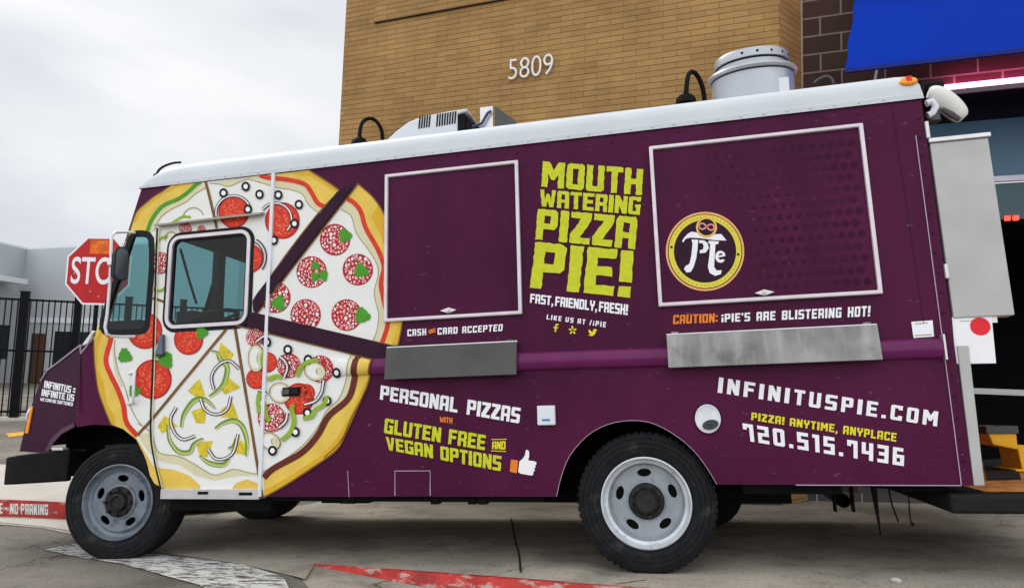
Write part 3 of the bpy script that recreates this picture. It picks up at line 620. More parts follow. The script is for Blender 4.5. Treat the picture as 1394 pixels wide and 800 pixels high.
# --- printed pizza
def rail_off(X, Z):
    s = sstep(-0.42, -0.18, X)
    if s <= 0: return 0
    zc_ = 0.835 - 0.005 * (X - 0.9) * 2; h = .058
    d = abs(Z - zc_) / h
    return s * 0.042 * math.sqrt(max(0, 1 - d * d)) if d < 1 else 0
LAY = 0.0011
class Dec(MB):
    def px(s, pts, m, layer, holes=(), bend=False):
        Y = -0.0035 - LAY * layer
        lp = [[(S(u, v)[0], Y, S(u, v)[2]) for u, v in l] for l in [pts] + list(holes)]
        s.poly(lp, m)
    def stroke(s, pts, w, m, layer, k=5, closed=False, taper=False):
        P = np.array(spline(pts, k) if k else pts, float); L = []; Rr = []
        for i in range(len(P)):
            t = P[min(i + 1, len(P) - 1)] - P[max(i - 1, 0)]; t /= np.linalg.norm(t) + 1e-9; n = np.array([-t[1], t[0]])
            ww_ = w / 2 * (1 if not taper else (0.35 + 0.65 * math.sin(math.pi * (i + .5) / len(P))))
            L.append(P[i] + n * ww_); Rr.append(P[i] - n * ww_)
        Y = -0.0035 - LAY * layer
        A = [(S(*p)[0], Y, S(*p)[2]) for p in L]; B = [(S(*p)[0], Y, S(*p)[2]) for p in Rr]; n_ = len(A)
        s.add(A + B, [(i, i + 1, n_ + i + 1, n_ + i) for i in range(n_ - 1)], m)
    def disc(s, cx, cy, rx, ry, m, layer, n=28, a=0):
        s.px([(cx + rx * math.cos(t) * math.cos(a) - ry * math.sin(t) * math.sin(a), cy + rx * math.cos(t) * math.sin(a) + ry * math.sin(t) * math.cos(a)) for t in np.linspace(0, 2 * math.pi, n, endpoint=False)], m, layer)
    def ringd(s, cx, cy, r0, r1, m, layer, n=20, sx=.88):
        T = np.linspace(0, 2 * math.pi, n + 1); Y = -0.0035 - LAY * layer
        A = [S(cx + sx * r0 * math.cos(t), cy + r0 * math.sin(t)) for t in T]; B = [S(cx + sx * r1 * math.cos(t), cy + r1 * math.sin(t)) for t in T]
        s.add([(p[0], Y, p[2]) for p in A + B], [(i, i + 1, n + 2 + i, n + 1 + i) for i in range(n)], m)
    def arc(s, cx, cy, r, a0, a1, w, m, layer, sx=.95):
        s.stroke([(cx + sx * r * math.cos(math.radians(a)), cy - r * math.sin(math.radians(a))) for a in np.linspace(a0, a1, 14)], w, m, layer, k=2)
def pepperoni(d, cx, cy, r, L, sx=.96):
    d.disc(cx, cy, r * sx, r, PEPP, L); rnd = random.Random(cx * 7 + cy); pts = []
    for _ in range(900):
        a = rnd.uniform(0, 6.283); q = r * .92 * math.sqrt(rnd.random()); rr = rnd.choice([.045, .06, .075, .09, .11]) * r * 1.05; x, y = cx + q * math.cos(a) * sx, cy + q * math.sin(a)
        if q + rr < r * .97 and all(math.hypot(x - p[0], y - p[1]) > rr + p[2] + .25 for p in pts):
            pts.append((x, y, rr)); d.disc(x, y, rr * .9, rr * 1.1, SPOTP if rnd.random() < .6 else WHITE, L + 1, n=9)
def tomato(d, cx, cy, r, L, sx=.95):
    d.disc(cx, cy, r * sx, r, PEPP, L); d.disc(cx, cy, r * .92 * sx, r * .92, RED, L + 1); rnd = random.Random(cx * 3 + cy)
    for k in range(int(r * 2.6)):
        a = rnd.uniform(0, 6.283); q = r * rnd.uniform(.15, .8); d.disc(cx + q * math.cos(a) * sx, cy + q * math.sin(a), .035 * r + .2, .05 * r + .3, SEED, L + 2, n=7, a=a)
def leaf(d, cx, cy, r, L, rot=0.0):
    pts = []
    for i in range(18):
        a = 2 * math.pi * i / 18 + rot; q = r * (.86 + .12 * math.cos(3 * (a - rot)) + (.07 if i % 2 else -.05)) * (1.18 if i in (0,) else 1)
        pts.append((cx + q * math.cos(a) * .92, cy + q * math.sin(a)))
    d.px(pts, GREEN, L)
def olive(d, cx, cy, r, L): d.ringd(cx, cy, r, r * .52, BLACKP, L); d.disc(cx, cy, r * .47, r * .52, TEXTW, L, n=12)
def onion(d, pts, L, w=3.6, k=5):
    d.stroke(pts, w, ONION, L, k); d.stroke(pts, w * .42, WHITE, L + 1, k)
def mush(d, cx, cy, rx, ry, L, rot=0.0):
    d.disc(cx, cy, rx, ry, BROWN, L, a=rot); d.disc(cx, cy, rx * .92, ry * .94, CREAM, L + 1, a=rot); d.disc(cx - .5, cy, rx * .7, ry * .75, WHITE, L + 2, a=rot)
    d.disc(cx + rx * .35, cy, rx * .28, ry * .42, OLINE, L + 2.5, n=10); d.disc(cx + rx * .4, cy, rx * .2, ry * .5, CREAM, L + 3, n=10)
z1 = lambda p: zc(p, 6.638, 170, 225); z3b = lambda p: zc(p, 6.664, 340, 230); z3 = lambda p: zc(p, 2.963, 330, 210)
z4 = lambda p: zc(p, 2.961, 330, 430); z4e = lambda p: zc(p, 3.332, 190, 440); z3f = lambda p: zc(p, 4.706, 120, 430); z5d = lambda p: zc(p, 4.444, 340, 440)
XF = lambda z: -2.016 - (2.283 - z) * 0.286 + 0.006     # leading edge of the body
# slices A, B, E, F share one base
edgeL = [(183.5, 297), (176.5, 315), (160, 363), (145, 408), (133, 446)]
crustF = z3f([(40, 150), (42, 250), (50, 350), (70, 480), (108, 590), (150, 692)])
arch_px = [p for p in fa if p[0] > 151]
baseL = z1([(420, 183), (340, 240), (270, 282), (210, 330), (130, 400)]) + edgeL + crustF + arch_px + [(356, 665), (355.5, 672)]
baseL += [(351, 640), (342, 590), (334, 540), (320.5, 447), (345, 436)] + [(352, 402), (390, 347), (433.5, 291), (460, 264.5), (463, 260)] + z3b([(800, 182), (700, 112), (545, 16)])
roofpx = [(421.8, 231.5), (373, 237.2), (300, 245.5)]
HOLE_Q = [(p[0], p[1]) for p in inset(qw, .01)]; HOLE_C = [(p[0], p[1]) for p in inset(cw, .01)]
class DecH(Dec): pass
def cut_xz(obj, loops):                        # keep printed vinyl off the glass
    pass
pA = Dec()
def base_poly(d, pts, m, layer, holes):
    Y = -0.0035 - LAY * layer
    d.poly([[(S(u, v)[0], Y, S(u, v)[2]) for u, v in pts]] + [[(x, Y, z) for x, z in h] for h in holes], m)
base_poly(pA, baseL + roofpx[1:], WHITE, 0, [])
def band(d, a, b, m, L, k=4):                  # filled strip between two open curves
    a = spline(a, k); b = spline(b, k); d.px(a + b[::-1], m, L)
# --- A
grn = z1([(690, 152), (640, 185), (570, 250), (480, 310), (360, 362), (290, 430), (240, 510), (205, 605), (195, 640)])
outA = z1([(422, 182), (340, 240), (270, 282), (210, 330), (130, 400), (92, 465), (60, 560), (20, 690)])
thinA = z1([(735, 205), (640, 262), (560, 330), (420, 402), (340, 460), (300, 520), (270, 590)])
pA.px(outA + grn[::-1] + [(255, 249.9)], CRUST, 1); 
pA.stroke(z1([(520, 165), (420, 215), (310, 282), (215, 352), (140, 420), (90, 520)]), 3.0, CRUSTD, 2)
pA.stroke(outA, 1.6, BROWN, 3, k=3)
pA.px(spline(grn, 4) + spline(thinA, 4)[::-1], CREAM, 1); pA.stroke(thinA, 1.1, OLINE, 2)
pA.stroke(grn, 5.2, GREEN, 3)
pA.stroke([(280.5, 247.3), (287, 272), (296, 311)], 3.6, BROWN, 4)
pA.stroke(z1([(430, 525), (520, 470), (600, 470)]), 3.5, LGREEN, 3); pA.arc(264, 298, 15, 20, 170, 1.4, OLINE, 3)
pepperoni(pA, 253, 312, 9, 3); pepperoni(pA, 275, 313, 6, 3)
pA.arc(234, 325, 9, 30, 200, 1.5, OLINE, 3); pA.stroke([(210, 340), (218, 326), (229, 322)], 4, LGREEN, 3)
pepperoni(pA, 219, 358, 15, 3); pA.arc(217, 384, 12, 180, 380, 3.5, LGREEN, 4)
pA.stroke([(196, 404), (214, 407), (232, 414)], 3.2, BROWN, 5, k=0)
# --- B
redB = z3b([(95, 58), (140, 75), (200, 86), (350, 100), (500, 140), (560, 210), (620, 310), (700, 352)])
thinB = z1([(770, 165), (850, 170), (950, 190), (1100, 130), (1200, 150), (1390, 205)]) + z3b([(370, 188), (480, 232), (540, 330), (640, 405)])
outB = z3b([(545, 16), (700, 112), (800, 182), (815, 205)])
pA.px([(421.8, 231.8)] + outB[1:] + [(455, 270)] + spline(redB, 4)[::-1] + [(373, 237.8)], CRUST, 1)
pA.px(z3b([(380, 40), (545, 18), (700, 115), (800, 185), (790, 215), (690, 150), (560, 70)]), CRUSTD, 2)
pA.px(spline(redB, 4) + spline(thinB, 4)[::-1], CREAM, 1); pA.stroke(thinB, 1.1, OLINE, 2); pA.stroke(redB, 6.2, RED, 3)
pA.stroke(outB + z3b([(800, 225), (620, 412), (320, 800)]) + [(352, 402)], 2.0, BROWN, 5, k=2)
tomato(pA, 319, 289, 22, 3); tomato(pA, 385, 300.5, 25, 3)
onion(pA, [(319 + 24 * math.cos(t), 291 - 24 * math.sin(t)) for t in np.linspace(.35, 3.3, 9)], 6, 4.2)
onion(pA, [(376 + 22 * math.cos(t), 299 - 22 * math.sin(t)) for t in np.linspace(-.75, 2.5, 9)], 6, 4.2)
for q in [(305.6, 263.4), (335.7, 254.5), (354.5, 265.2), (380, 266), (408, 279), (374, 327.5), (338.7, 285.5), (402, 305)]: olive(pA, *q, 6.6, 8)
tomato(pA, 340, 352, 20, 3); pA.arc(338, 350, 27, -40, 62, 1.8, ONION, 6); pA.arc(338, 350, 22.5, -40, 62, 1.6, ONION, 6)
# --- F
redF = [(147, 455)] + z3f([(150, 145), (118, 280), (150, 380), (190, 460), (230, 570), (250, 680), (318, 765)])
outF = crustF
pA.px([(133, 446)] + spline(outF, 3) + [p for p in arch_px if p[0] < 186] + spline(redF, 4)[::-1] + [(150, 440)], CRUST, 1)
pA.px(z3f([(44, 160), (100, 60), (110, 60), (66, 200), (62, 340), (100, 420), (120, 560), (170, 640), (175, 700), (150, 690), (108, 590), (70, 480), (50, 350), (42, 250)]), CRUSTD, 2)
pA.stroke(outF, 1.6, BROWN, 3, k=3)
thinF = z3f([(175, 150), (172, 220), (195, 350), (240, 460), (275, 580), (330, 680), (400, 740)])
pA.px(spline(redF, 4) + spline(thinF, 4)[::-1], WHITE, 1.5)
pA.stroke(z3f([(165, 200), (180, 350), (222, 455)]), 3.2, CREAM, 2); pA.stroke(thinF, 1.2, OLINE, 2.5); pA.stroke(redF, 6.8, RED, 3)
tomato(pA, 198, 450, 25, 3); tomato(pA, 209, 516, 27, 3); tomato(pA, 257.5, 462, 21, 3)
leaf(pA, 171, 484, 11, 6, .4); leaf(pA, 184, 532, 9.5, 6); leaf(pA, 227, 490, 12, 6, 1); leaf(pA, 216, 482, 7, 6, .7); leaf(pA, 275.5, 453, 9.5, 6)
pA.stroke([(188, 592), (209, 569), (309, 448)], 3.6, BROWN, 5, k=0)
# --- E
thinE = z4e([(-8, 452), (50, 490), (80, 570), (110, 592), (180, 602), (240, 630), (330, 683), (380, 678), (430, 660), (520, 680), (545, 668)])
pA.px(spline(thinE, 4) + z4e([(545, 690), (440, 690), (340, 712), (260, 690), (180, 640), (95, 625), (40, 580), (-10, 500)]), CREAM, 1)
pA.px(z4e([(38, 640), (100, 655), (160, 662), (230, 690), (280, 738), (270, 752), (112, 748), (70, 725), (50, 690)]), CRUST, 1)
pA.px(z4e([(415, 752), (440, 722), (490, 705), (540, 725), (550, 752)]), CRUST, 1)
pA.px(z4e([(-15, 520), (20, 590), (40, 640), (55, 690), (112, 745), (126, 738), (90, 690), (60, 640), (25, 580), (0, 535)]), CRUST, 1.3)
pA.stroke(thinE, 1.3, OLINE, 2)
for (x, y, a) in [(385, 130, 0), (265, 295, .5), (415, 285, 2), (280, 410, 1), (415, 405, 2.5), (300, 560, 1.2), (455, 555, 0), (130, 460, 2)]:
    pts = [(x + 46 * math.cos(a + t), y + 46 * math.sin(a + t)) for t in (0.2, 1.0, 2.4, 4.4)]; pA.px(z4e(pts), PINE, 2)
for p in [[(330, 125), (355, 135), (370, 165), (400, 200), (385, 270), (350, 310), (318, 330)], [(190, 470), (205, 410), (250, 350), (300, 345), (345, 385)], [(128, 460), (140, 530), (180, 580), (230, 582), (250, 545), (290, 520)], [(345, 475), (380, 452), (430, 440), (470, 470), (490, 540), (485, 600)], [(275, 600), (320, 632), (380, 640), (410, 612)], [(405, 565), (430, 560), (440, 520)]]:
    pA.stroke(z4e(p), 7.0, DGREEN, 3, taper=True); pA.stroke(z4e([(x + 2.5, y + 2.5) for x, y in p]), 4.8, LGREEN, 3.6, taper=True); pA.stroke(z4e([(x + 5, y + 5) for x, y in p]), 1.2, CREAM, 4.2)
for p in [[(455, 205), (410, 170), (360, 190), (330, 240), (340, 300)], [(280, 340), (300, 390), (350, 412), (400, 390), (418, 330)], [(170, 380), (145, 430), (160, 490), (200, 525), (255, 510)], [(315, 570), (345, 610), (390, 612), (430, 580), (450, 500)]]: onion(pA, z4e(p), 5, 4.6)
pA.stroke([(320.5, 446), (340, 563), (357.5, 673)], 3.4, BROWN, 5, k=0)
oA = pA.build('pizza_print', truck)
bm = bmesh.new(); bm.from_mesh(oA.data)
for hole in (inset(qw, .008), inset(cw, .008)):
    cxh = sum(p[0] for p in hole) / len(hole); czh = sum(p[1] for p in hole) / len(hole)
    hx0, hx1 = min(p[0] for p in hole), max(p[0] for p in hole); hz0, hz1 = min(p[1] for p in hole), max(p[1] for p in hole)
    n_ = len(hole); planes = []
    for i in range(n_):
        a_, b_ = hole[i], hole[(i + 1) % n_]; t_ = (b_[0] - a_[0], b_[1] - a_[1]); no = (t_[1], -t_[0])
        if math.hypot(*t_) < 1e-6: continue
        if (cxh - a_[0]) * no[0] + (czh - a_[1]) * no[1] > 0: no = (-no[0], -no[1])
        planes.append((a_, no))
    for a_, no in planes:
        fs = [f for f in bm.faces if max(v.co.x for v in f.verts) > hx0 and min(v.co.x for v in f.verts) < hx1 and max(v.co.z for v in f.verts) > hz0 and min(v.co.z for v in f.verts) < hz1]
        geom = list({e for f in fs for e in f.edges}) + list({v for f in fs for v in f.verts}) + fs
        bmesh.ops.bisect_plane(bm, geom=geom, plane_co=(a_[0], 0, a_[1]), plane_no=(no[0], 0, no[1]), dist=1e-6)
    kill = []
    for f in bm.faces:
        c = f.calc_center_median()
        if all((c.x - a_[0]) * no[0] + (c.z - a_[1]) * no[1] < 1e-7 for a_, no in planes): kill.append(f)
    bmesh.ops.delete(bm, geom=kill, context='FACES')
bm.to_mesh(oA.data); bm.free()
# --- C, the pepperoni slice set apart
pC = Dec()
arcC = spline([(488, 250.5), (512, 273), (532, 310), (544, 355), (549, 400), (548, 440), (542, 472)], 5)
pC.px(arcC + [(350, 428)], WHITE, 0)
redC = z3([(425, 180), (455, 200), (480, 235), (500, 300), (548, 385), (572, 455), (560, 520), (574, 600), (588, 680), (560, 775)])
thinC = z3([(398, 222), (440, 250), (462, 320), (520, 400), (550, 470), (533, 560), (550, 640), (545, 705), (522, 768)])
pC.px(arcC + spline(redC, 4)[::-1], CRUST, 1)
pC.px(arcC[6:] + z3([(600, 775), (628, 700), (625, 600), (612, 500), (590, 420), (560, 330), (520, 250)]), CRUSTD, 2)
pC.px(spline(redC, 4) + spline(thinC, 4)[::-1], CREAM, 1); pC.stroke(thinC, 1.2, OLINE, 2); pC.stroke(redC, 6.2, RED, 3)
for q in [(456.6, 326.4), (424.8, 370.3), (487.6, 367), (375.5, 404.5), (416.7, 428.5), (472.4, 428.7)]: pepperoni(pC, *q, 21.5, 3)
for x, y, r, a in [(470, 321, 10.5, 0), (430, 362, 7, .5), (441, 375, 8, 1.2), (430, 377, 7, 2), (492, 368.6, 11, .3), (380.6, 412.5, 11, 1), (493.7, 429.4, 12, .2)]: leaf(pC, x, y, r, 6, a)
pC.stroke(arcC, 2.0, BROWN, 4, k=0); pC.stroke([(542, 472), (350, 428)], 1.8, BROWN, 7, k=0); pC.stroke([(350, 428), (488, 250.5)], 1.8, BROWN, 7, k=0)
pC.build('pizza_print', truck)
# --- D, deluxe slice wrapping over the rub rail
pD = Dec()
arcD = spline(z4([(530, 176), (518, 230), (505, 280), (470, 360), (420, 470), (380, 540), (270, 620), (160, 690), (88, 729)]), 5)
pD.px([(322, 443)] + arcD, WHITE, 0)
sauD = z4([(468, 163), (458, 230), (430, 330), (350, 402), (305, 480), (240, 550), (130, 612), (88, 650)])
thinD = z4([(437, 152), (430, 215), (395, 325), (340, 382), (310, 440), (245, 520), (150, 590), (80, 630)])
pD.px(arcD + spline(sauD, 4)[::-1], CRUST, 1)
pD.px(arcD[4:] + z4([(92, 700), (200, 640), (320, 560), (390, 480), (440, 390), (480, 300)]), CRUSTD, 1.6)
pD.px(spline(sauD, 4) + spline(thinD, 4)[::-1], CREAM, 1); pD.stroke(thinD, 1.3, OLINE, 2); pD.stroke(sauD, 8.5, REDD, 3)
d5 = lambda x, y: z5d([(x, y)])[0]
for x, y, r in [(110, 235, 62), (40, 335, 62), (300, 455, 95), (345, 420, 55)]: tomato(pD, *d5(x, y), r / 4.444, 3)
for x, y, r in [(35, 85, 55), (240, 255, 74), (432, 275, 82), (135, 570, 86)]: pepperoni(pD, *d5(x, y), r / 4.444, 6)
for x, y, rx, ry, a in [(45, 212, 50, 85, 0), (190, 420, 68, 62, .3), (400, 290, 68, 55, .4), (130, 712, 66, 50, .5)]: mush(pD, *d5(x, y), rx / 4.444, ry / 4.444, 8, a)
for p in [[(290, 320), (320, 260), (370, 230), (420, 225)], [(330, 575), (380, 560), (405, 520), (455, 490), (475, 440)], [(200, 705), (250, 660), (275, 590), (262, 520), (270, 490)], [(65, 540), (60, 460), (75, 400)], [(100, 160), (85, 210), (90, 260)], [(115, 340), (170, 320), (200, 330)], [(90, 470), (110, 560), (130, 590)]]: pD.stroke(z5d(p), 6.0, LGREEN, 12)
for p in [[(190, 200), (225, 235), (235, 275), (215, 330)], [(340, 490), (400, 470), (440, 420), (455, 345)], [(235, 540), (225, 590), (185, 630)], [(50, 110), (90, 80), (110, 75)], [(60, 400), (90, 410), (110, 430)]]: onion(pD, z5d(p), 13, 5)
for x, y in [(535, 300), (237, 160), (360, 220), (474, 468), (283, 656), (145, 768), (110, 115), (72, 480), (355, 540)]: olive(pD, *d5(x, y), 7, 11)
pD.stroke(arcD, 2.2, BROWN, 4, k=0); pD.stroke([(322, 443), (509, 489)], 2.0, BROWN, 7, k=0); pD.stroke(z4([(505, 290), (440, 410), (400, 500), (330, 570)]), 1.2, BROWN, 4.5)
oD = pD.build('pizza_print', truck)
bm = bmesh.new(); bm.from_mesh(oD.data)
for zc_ in np.linspace(.765, .905, 15): bmesh.ops.bisect_plane(bm, geom=bm.verts[:] + bm.edges[:] + bm.faces[:], plane_co=(0, 0, zc_), plane_no=(0, 0, 1), dist=1e-6)
for xc in (-.42, -.38, -.34, -.30, -.26, -.22, -.18): bmesh.ops.bisect_plane(bm, geom=bm.verts[:] + bm.edges[:] + bm.faces[:], plane_co=(xc, 0, 0), plane_no=(1, 0, 0), dist=1e-6)
for v in bm.verts: v.co.y -= rail_off(v.co.x, v.co.z) + (.002 if rail_off(v.co.x, v.co.z) > 0 else 0)
bm.to_mesh(oD.data); bm.free(); oD.data.polygons.foreach_set('use_smooth', [True] * len(oD.data.polygons)); oD.data.set_sharp_from_angle(angle=math.radians(50))
# dark gaps between the slices lie over the print
gp_ = Dec(); gp_.px([(352, 400), (460, 263), (470, 256), (486, 251), (350, 426), (347, 424), (346, 410)], PURPLE_D, 16)
gp_.px([(346, 425), (542, 472.5), (523, 489), (509, 488), (345, 445), (338, 440)], PURPLE_D, 16); gp_.build('print_gap', truck)

# --- rub rail
rb = MB(); prof = []
for xi, x in enumerate(np.concatenate([np.linspace(-.42, -.18, 7), np.linspace(0, 3.32, 12)])):
    zc_ = 0.835 - 0.005 * (x - 0.9) * 2
    for k in range(13):
        a = math.pi * k / 12; z = zc_ + .058 * math.cos(a); prof.append((x, -.001 - rail_off(x, z), z))
nr = 19
rb.add(prof, [(i * 13 + k, i * 13 + k + 1, (i + 1) * 13 + k + 1, (i + 1) * 13 + k) for i in range(nr - 1) for k in range(12)], mat('rail_purple', (0.13, 0.014, 0.085), 0.28, coat=0.12, var=0.15, scale=6, spec=.15))
rb.add([prof[(nr - 1) * 13 + k] for k in range(13)], [tuple(range(13))], PURPLE)
rb.build('rub_rail', truck, smooth=50)
rc = MB(); rc.box((3.318, -.05, .745), (3.328, -.001, .885), ALU); rc.build('rail_end_cap', truck)

# --- white roof cap
rf = MB(); secs = []
def cap_sec(x, sc_, zb):                       # half profile mirrored
    P = [(-.014, 0), (-.016, .03), (-.011, .034), (-.009, .085), (.002, .130), (.03, .168), (.08, .192), (.22, .21), (.6, .230), (WID / 2, .24)]
    P = [(y, z * sc_) for y, z in P]; P = P + [(WID - y, z) for y, z in P[-2::-1]]
    return [(x, y, zb + z) for y, z in P]
secs = [cap_sec(-2.03, .0, 2.275), cap_sec(-2.028, .18, 2.275), cap_sec(-1.995, .40, 2.275), cap_sec(-1.95, .60, 2.275), cap_sec(-1.89, .78, 2.275), cap_sec(-1.80, .91, 2.275), cap_sec(-1.68, .98, 2.275), cap_sec(-1.5, 1, 2.275), cap_sec(0.5, 1, 2.275), cap_sec(3.28, 1, 2.275), cap_sec(3.33, .98, 2.275), cap_sec(3.365, .90, 2.275), cap_sec(3.388, .70, 2.275), cap_sec(3.395, .3, 2.275), cap_sec(3.396, 0, 2.275)]
ns = len(secs[0]); rf.add([p for s_ in secs for p in s_], [(i * ns + k, i * ns + k + 1, (i + 1) * ns + k + 1, (i + 1) * ns + k) for i in range(len(secs) - 1) for k in range(ns - 1)], ROOFW)
for x in np.arange(-1.95, 3.3, .135): rf.lathe([(.008, 0), (.006, .004), (0, .005)], (x, -.0155, 2.293), (0, -1, 0), ROOFW, 8)
roof = rf.build('roof', truck, smooth=28)
# marker lamp
ml = MB(); mp_ = S(1237, 110, -.01)
mz = 2.275 + .120; ml.lathe([(.050, 0), (.048, .010), (.034, .018), (0, .021)], (mp_[0], .0, mz), (0, -1, .25), AMBER, 24)
ml.v = [(x, y, mz + (z - mz) * .62) for x, y, z in ml.v]
mlo = ml.build('marker_lamp', truck, smooth=60)
ml2 = MB(); ml2.box((mp_[0] - .015, -.0235, mz - .022), (mp_[0] + .015, -.008, mz + .026), REDL); ml2.build('lens', mlo, bevel=.004)

# --- panel seams, door edges
se = Dec()
SEAM = mat('seam_dark', (0.008, 0.006, 0.008), 0.8); SEAML = mat('seam_light', (0.42, 0.34, 0.40), 0.5)
se = Dec(); se.stroke([(216, 311), (213, 400), (210, 500), (207, 582), (211, 620), (221, 664)], 2.4, SEAM, 11, k=4); se.build('seam', truck)
se = Dec(); se.stroke([(218.3, 311), (215.3, 400), (212.3, 500), (209.5, 582), (213, 620), (223, 664)], 1.2, CREAM, 11, k=4); se.build('seam', truck)
se = Dec(); se.stroke([(1246, 185), (1277, 420), (1308, 659)], 1.3, SEAML, 4, k=2); se.build('seam', truck)
se = Dec(); se.stroke([(1213, 140), (1240, 320), (1257, 440)], .7, PURPLE_D, 4, k=2); se.build('seam', truck)
se = Dec(); se.stroke([(474, 640), (476, 676)], .8, SEAML, 4, k=0); se.build('seam', truck)
se = Dec(); se.stroke([(1083, 659.5), (1308, 660.2)], 1.3, SEAML, 4, k=0); se.build('seam', truck)
se = Dec(); se.stroke([(u, v - .6) for u, v in rapx], .7, SEAML, 4, k=3); se.build('seam', truck)
de = MB(); a_ = S(374, 237); b_ = S(355, 675)
de.hexa([(a_[0] - .012, -.024, a_[2]), (a_[0] + .012, -.024, a_[2]), (b_[0] + .012, -.024, b_[2]), (b_[0] - .012, -.024, b_[2])], [(a_[0] - .012, -.002, a_[2]), (a_[0] + .012, -.002, a_[2]), (b_[0] + .012, -.002, b_[2]), (b_[0] - .012, -.002, b_[2])], PLASTW)
de.build('door_edge_trim', truck)
dg = MB(); a_ = S(217, 307); b_ = S(361, 291)
dg.hexa([(a_[0], -.055, a_[2] - .004), (b_[0], -.055, b_[2] - .004), (b_[0], -.003, b_[2] + .012), (a_[0], -.003, a_[2] + .012)], [(a_[0], -.055, a_[2] - .018), (b_[0], -.055, b_[2] - .018), (b_[0], -.003, b_[2] - .006), (a_[0], -.003, a_[2] - .006)], mat('drip_cream_shaded', (0.34, 0.32, 0.25), 0.5))  # cream rail, with its shadow mixed into the darker colour
dg.build('drip_rail', truck)
# door sill strip
ss = MB(); a_ = S(222, 667); b_ = S(353, 677)
ss.box((a_[0], -.025, -.012), (b_[0] + .01, .06, .055), ALU); ss.box((a_[0] + .3, -.03, .02), (a_[0] + .38, -.024, .04), BLACKM); ss.box((a_[0] + .62, -.03, .015), (a_[0] + .72, -.024, .035), BLACKM)
ss.build('door_sill', truck, bevel=.006)
# handles
h1 = MB(); p = S(223, 470)
h1.hexa([(p[0] - .028, -.045, p[2] - .075), (p[0] + .028, -.045, p[2] - .075), (p[0] + .018, -.045, p[2] + .075), (p[0] - .012, -.045, p[2] + .075)], [(p[0] - .03, -.012, p[2] - .08), (p[0] + .03, -.012, p[2] - .08), (p[0] + .02, -.012, p[2] + .08), (p[0] - .015, -.012, p[2] + .08)], mat('dark_chrome', (0.10, 0.11, 0.15), 0.25, metal=0.8, var=0.2))
h1.build('door_handle', truck, bevel=.008)
h2 = MB(); A = S(182, 508); B = S(180, 548)
h2.tube([(A[0] - .03, -.01, A[2]), (A[0] + .03, -.02, A[2] + .005), (A[0] + .05, -.05, A[2] - .02), (B[0] + .05, -.05, B[2] + .03), (B[0] + .03, -.02, B[2]), (B[0] - .03, -.01, B[2] - .005)], .011, PLASTW, 8)
h2.build('grab_handle', truck, smooth=60)
h3 = MB(); p = S(398, 533); h3.box((p[0] - .065, -.022, p[2] - .03), (p[0] + .065, -.003, p[2] + .03), BLACKM); h3.box((p[0] - .055, -.028, p[2] - .018), (p[0] - .01, -.02, p[2] + .018), STEELD); h3.box((p[0] + .0, -.028, p[2] - .018), (p[0] + .055, -.02, p[2] + .018), RUBBER)
h3.build('door_latch', truck, bevel=.004)

# --- serving hatches
def hatch(TL, TR, BR, BL, latch, dots=False):
    P = [S(*q) for q in (TL, TR, BR, BL)]; x0 = (P[0][0] + P[3][0]) / 2; x1 = (P[1][0] + P[2][0]) / 2; zt = (P[0][2] + P[1][2]) / 2; zb = (P[2][2] + P[3][2]) / 2
    b = MB(); b.box((x0 + .004, -.010, zb + .004), (x1 - .004, -.0, zt - .004), PURPLE)
    if dots:
        Y = -.0112; rnd = random.Random(3)
        for j in range(14):
            for i in range(17):
                x = x0 + .30 + i * .055 + (.0275 if j % 2 else 0); z = zb + .08 + j * .070
                k = (x - x0 - .30) / (x1 - x0 - .30)
                if x > x1 - .05 or z > zt - .05 or (x < x0 + .62 and z < zb + .62 and x < x0 + .60): continue
                r = .006 + .020 * k ** .8 * (1.0 - .2 * rnd.random())
                b.add([(x, Y, z)] + [(x + r * math.cos(t), Y, z + r * math.sin(t)) for t in np.linspace(0, 2 * math.pi, 13)[:-1]], [(0, q + 1, (q + 1) % 12 + 1) for q in range(12)], DOT)
    o = b.build('serving_hatch', truck)
    f = MB(); w = .024
    lo = [(x0, zb), (x0, zt), (x1, zt), (x1, zb)]; li = [(x0 + w, zb + w), (x0 + w, zt - w), (x1 - w, zt - w), (x1 - w, zb + w)]
    f.slab([side_loop(lo, -.030), side_loop(li, -.030)], (0, .030, 0), FRAME); f.build('frame', o, bevel=.006)
    l = MB(); p = S(*latch); l.hexa([(p[0] - .055, -.03, p[2]), (p[0], -.03, p[2] - .018), (p[0] + .055, -.03, p[2]), (p[0], -.03, p[2] + .018)], [(p[0] - .06, -.011, p[2]), (p[0], -.011, p[2] - .022), (p[0] + .06, -.011, p[2]), (p[0], -.011, p[2] + .022)], ALU)
    l.lathe([(.014, 0), (.012, .012), (0, .014)], (p[0], -.03, p[2]), (0, -1, 0), FRAME, 12); l.build('latch', o, smooth=30)
    return o
hatch((524, 239), (705, 220), (713, 429), (526, 438), (612, 423))
h2o = hatch((882, 201), (1174, 170), (1200, 402), (898, 417), (1040, 399), True)
# shelves folded down
def shelf(TL, TR, BR, BL, m):
    b = MB(); T = [S(q[0], q[1], -.055) for q in (TL, TR)]; Bq = [S(q[0], q[1], -.085) for q in (BL, BR)]
    x0 = (T[0][0] + Bq[0][0]) / 2; x1 = (T[1][0] + Bq[1][0]) / 2; zt = (T[0][2] + T[1][2]) / 2; zb = (Bq[0][2] + Bq[1][2]) / 2
    b.hexa([(x0, -.055, zt), (x1, -.055, zt), (x1, -.085, zb), (x0, -.085, zb)], [(x0, -.035, zt), (x1, -.035, zt), (x1, -.068, zb + .002), (x0, -.068, zb + .002)], m)
    o = b.build('shelf', truck, bevel=.004)
    h = MB(); h.tube([(x0, -.035, zt + .004), (x1, -.035, zt + .004)], .008, ALU, 8)
    for x in (x0 + .05, x1 - .05): h.box((x - .02, -.04, zt - .01), (x + .02, -.001, zt + .02), m)
    h.build('hinge', o)
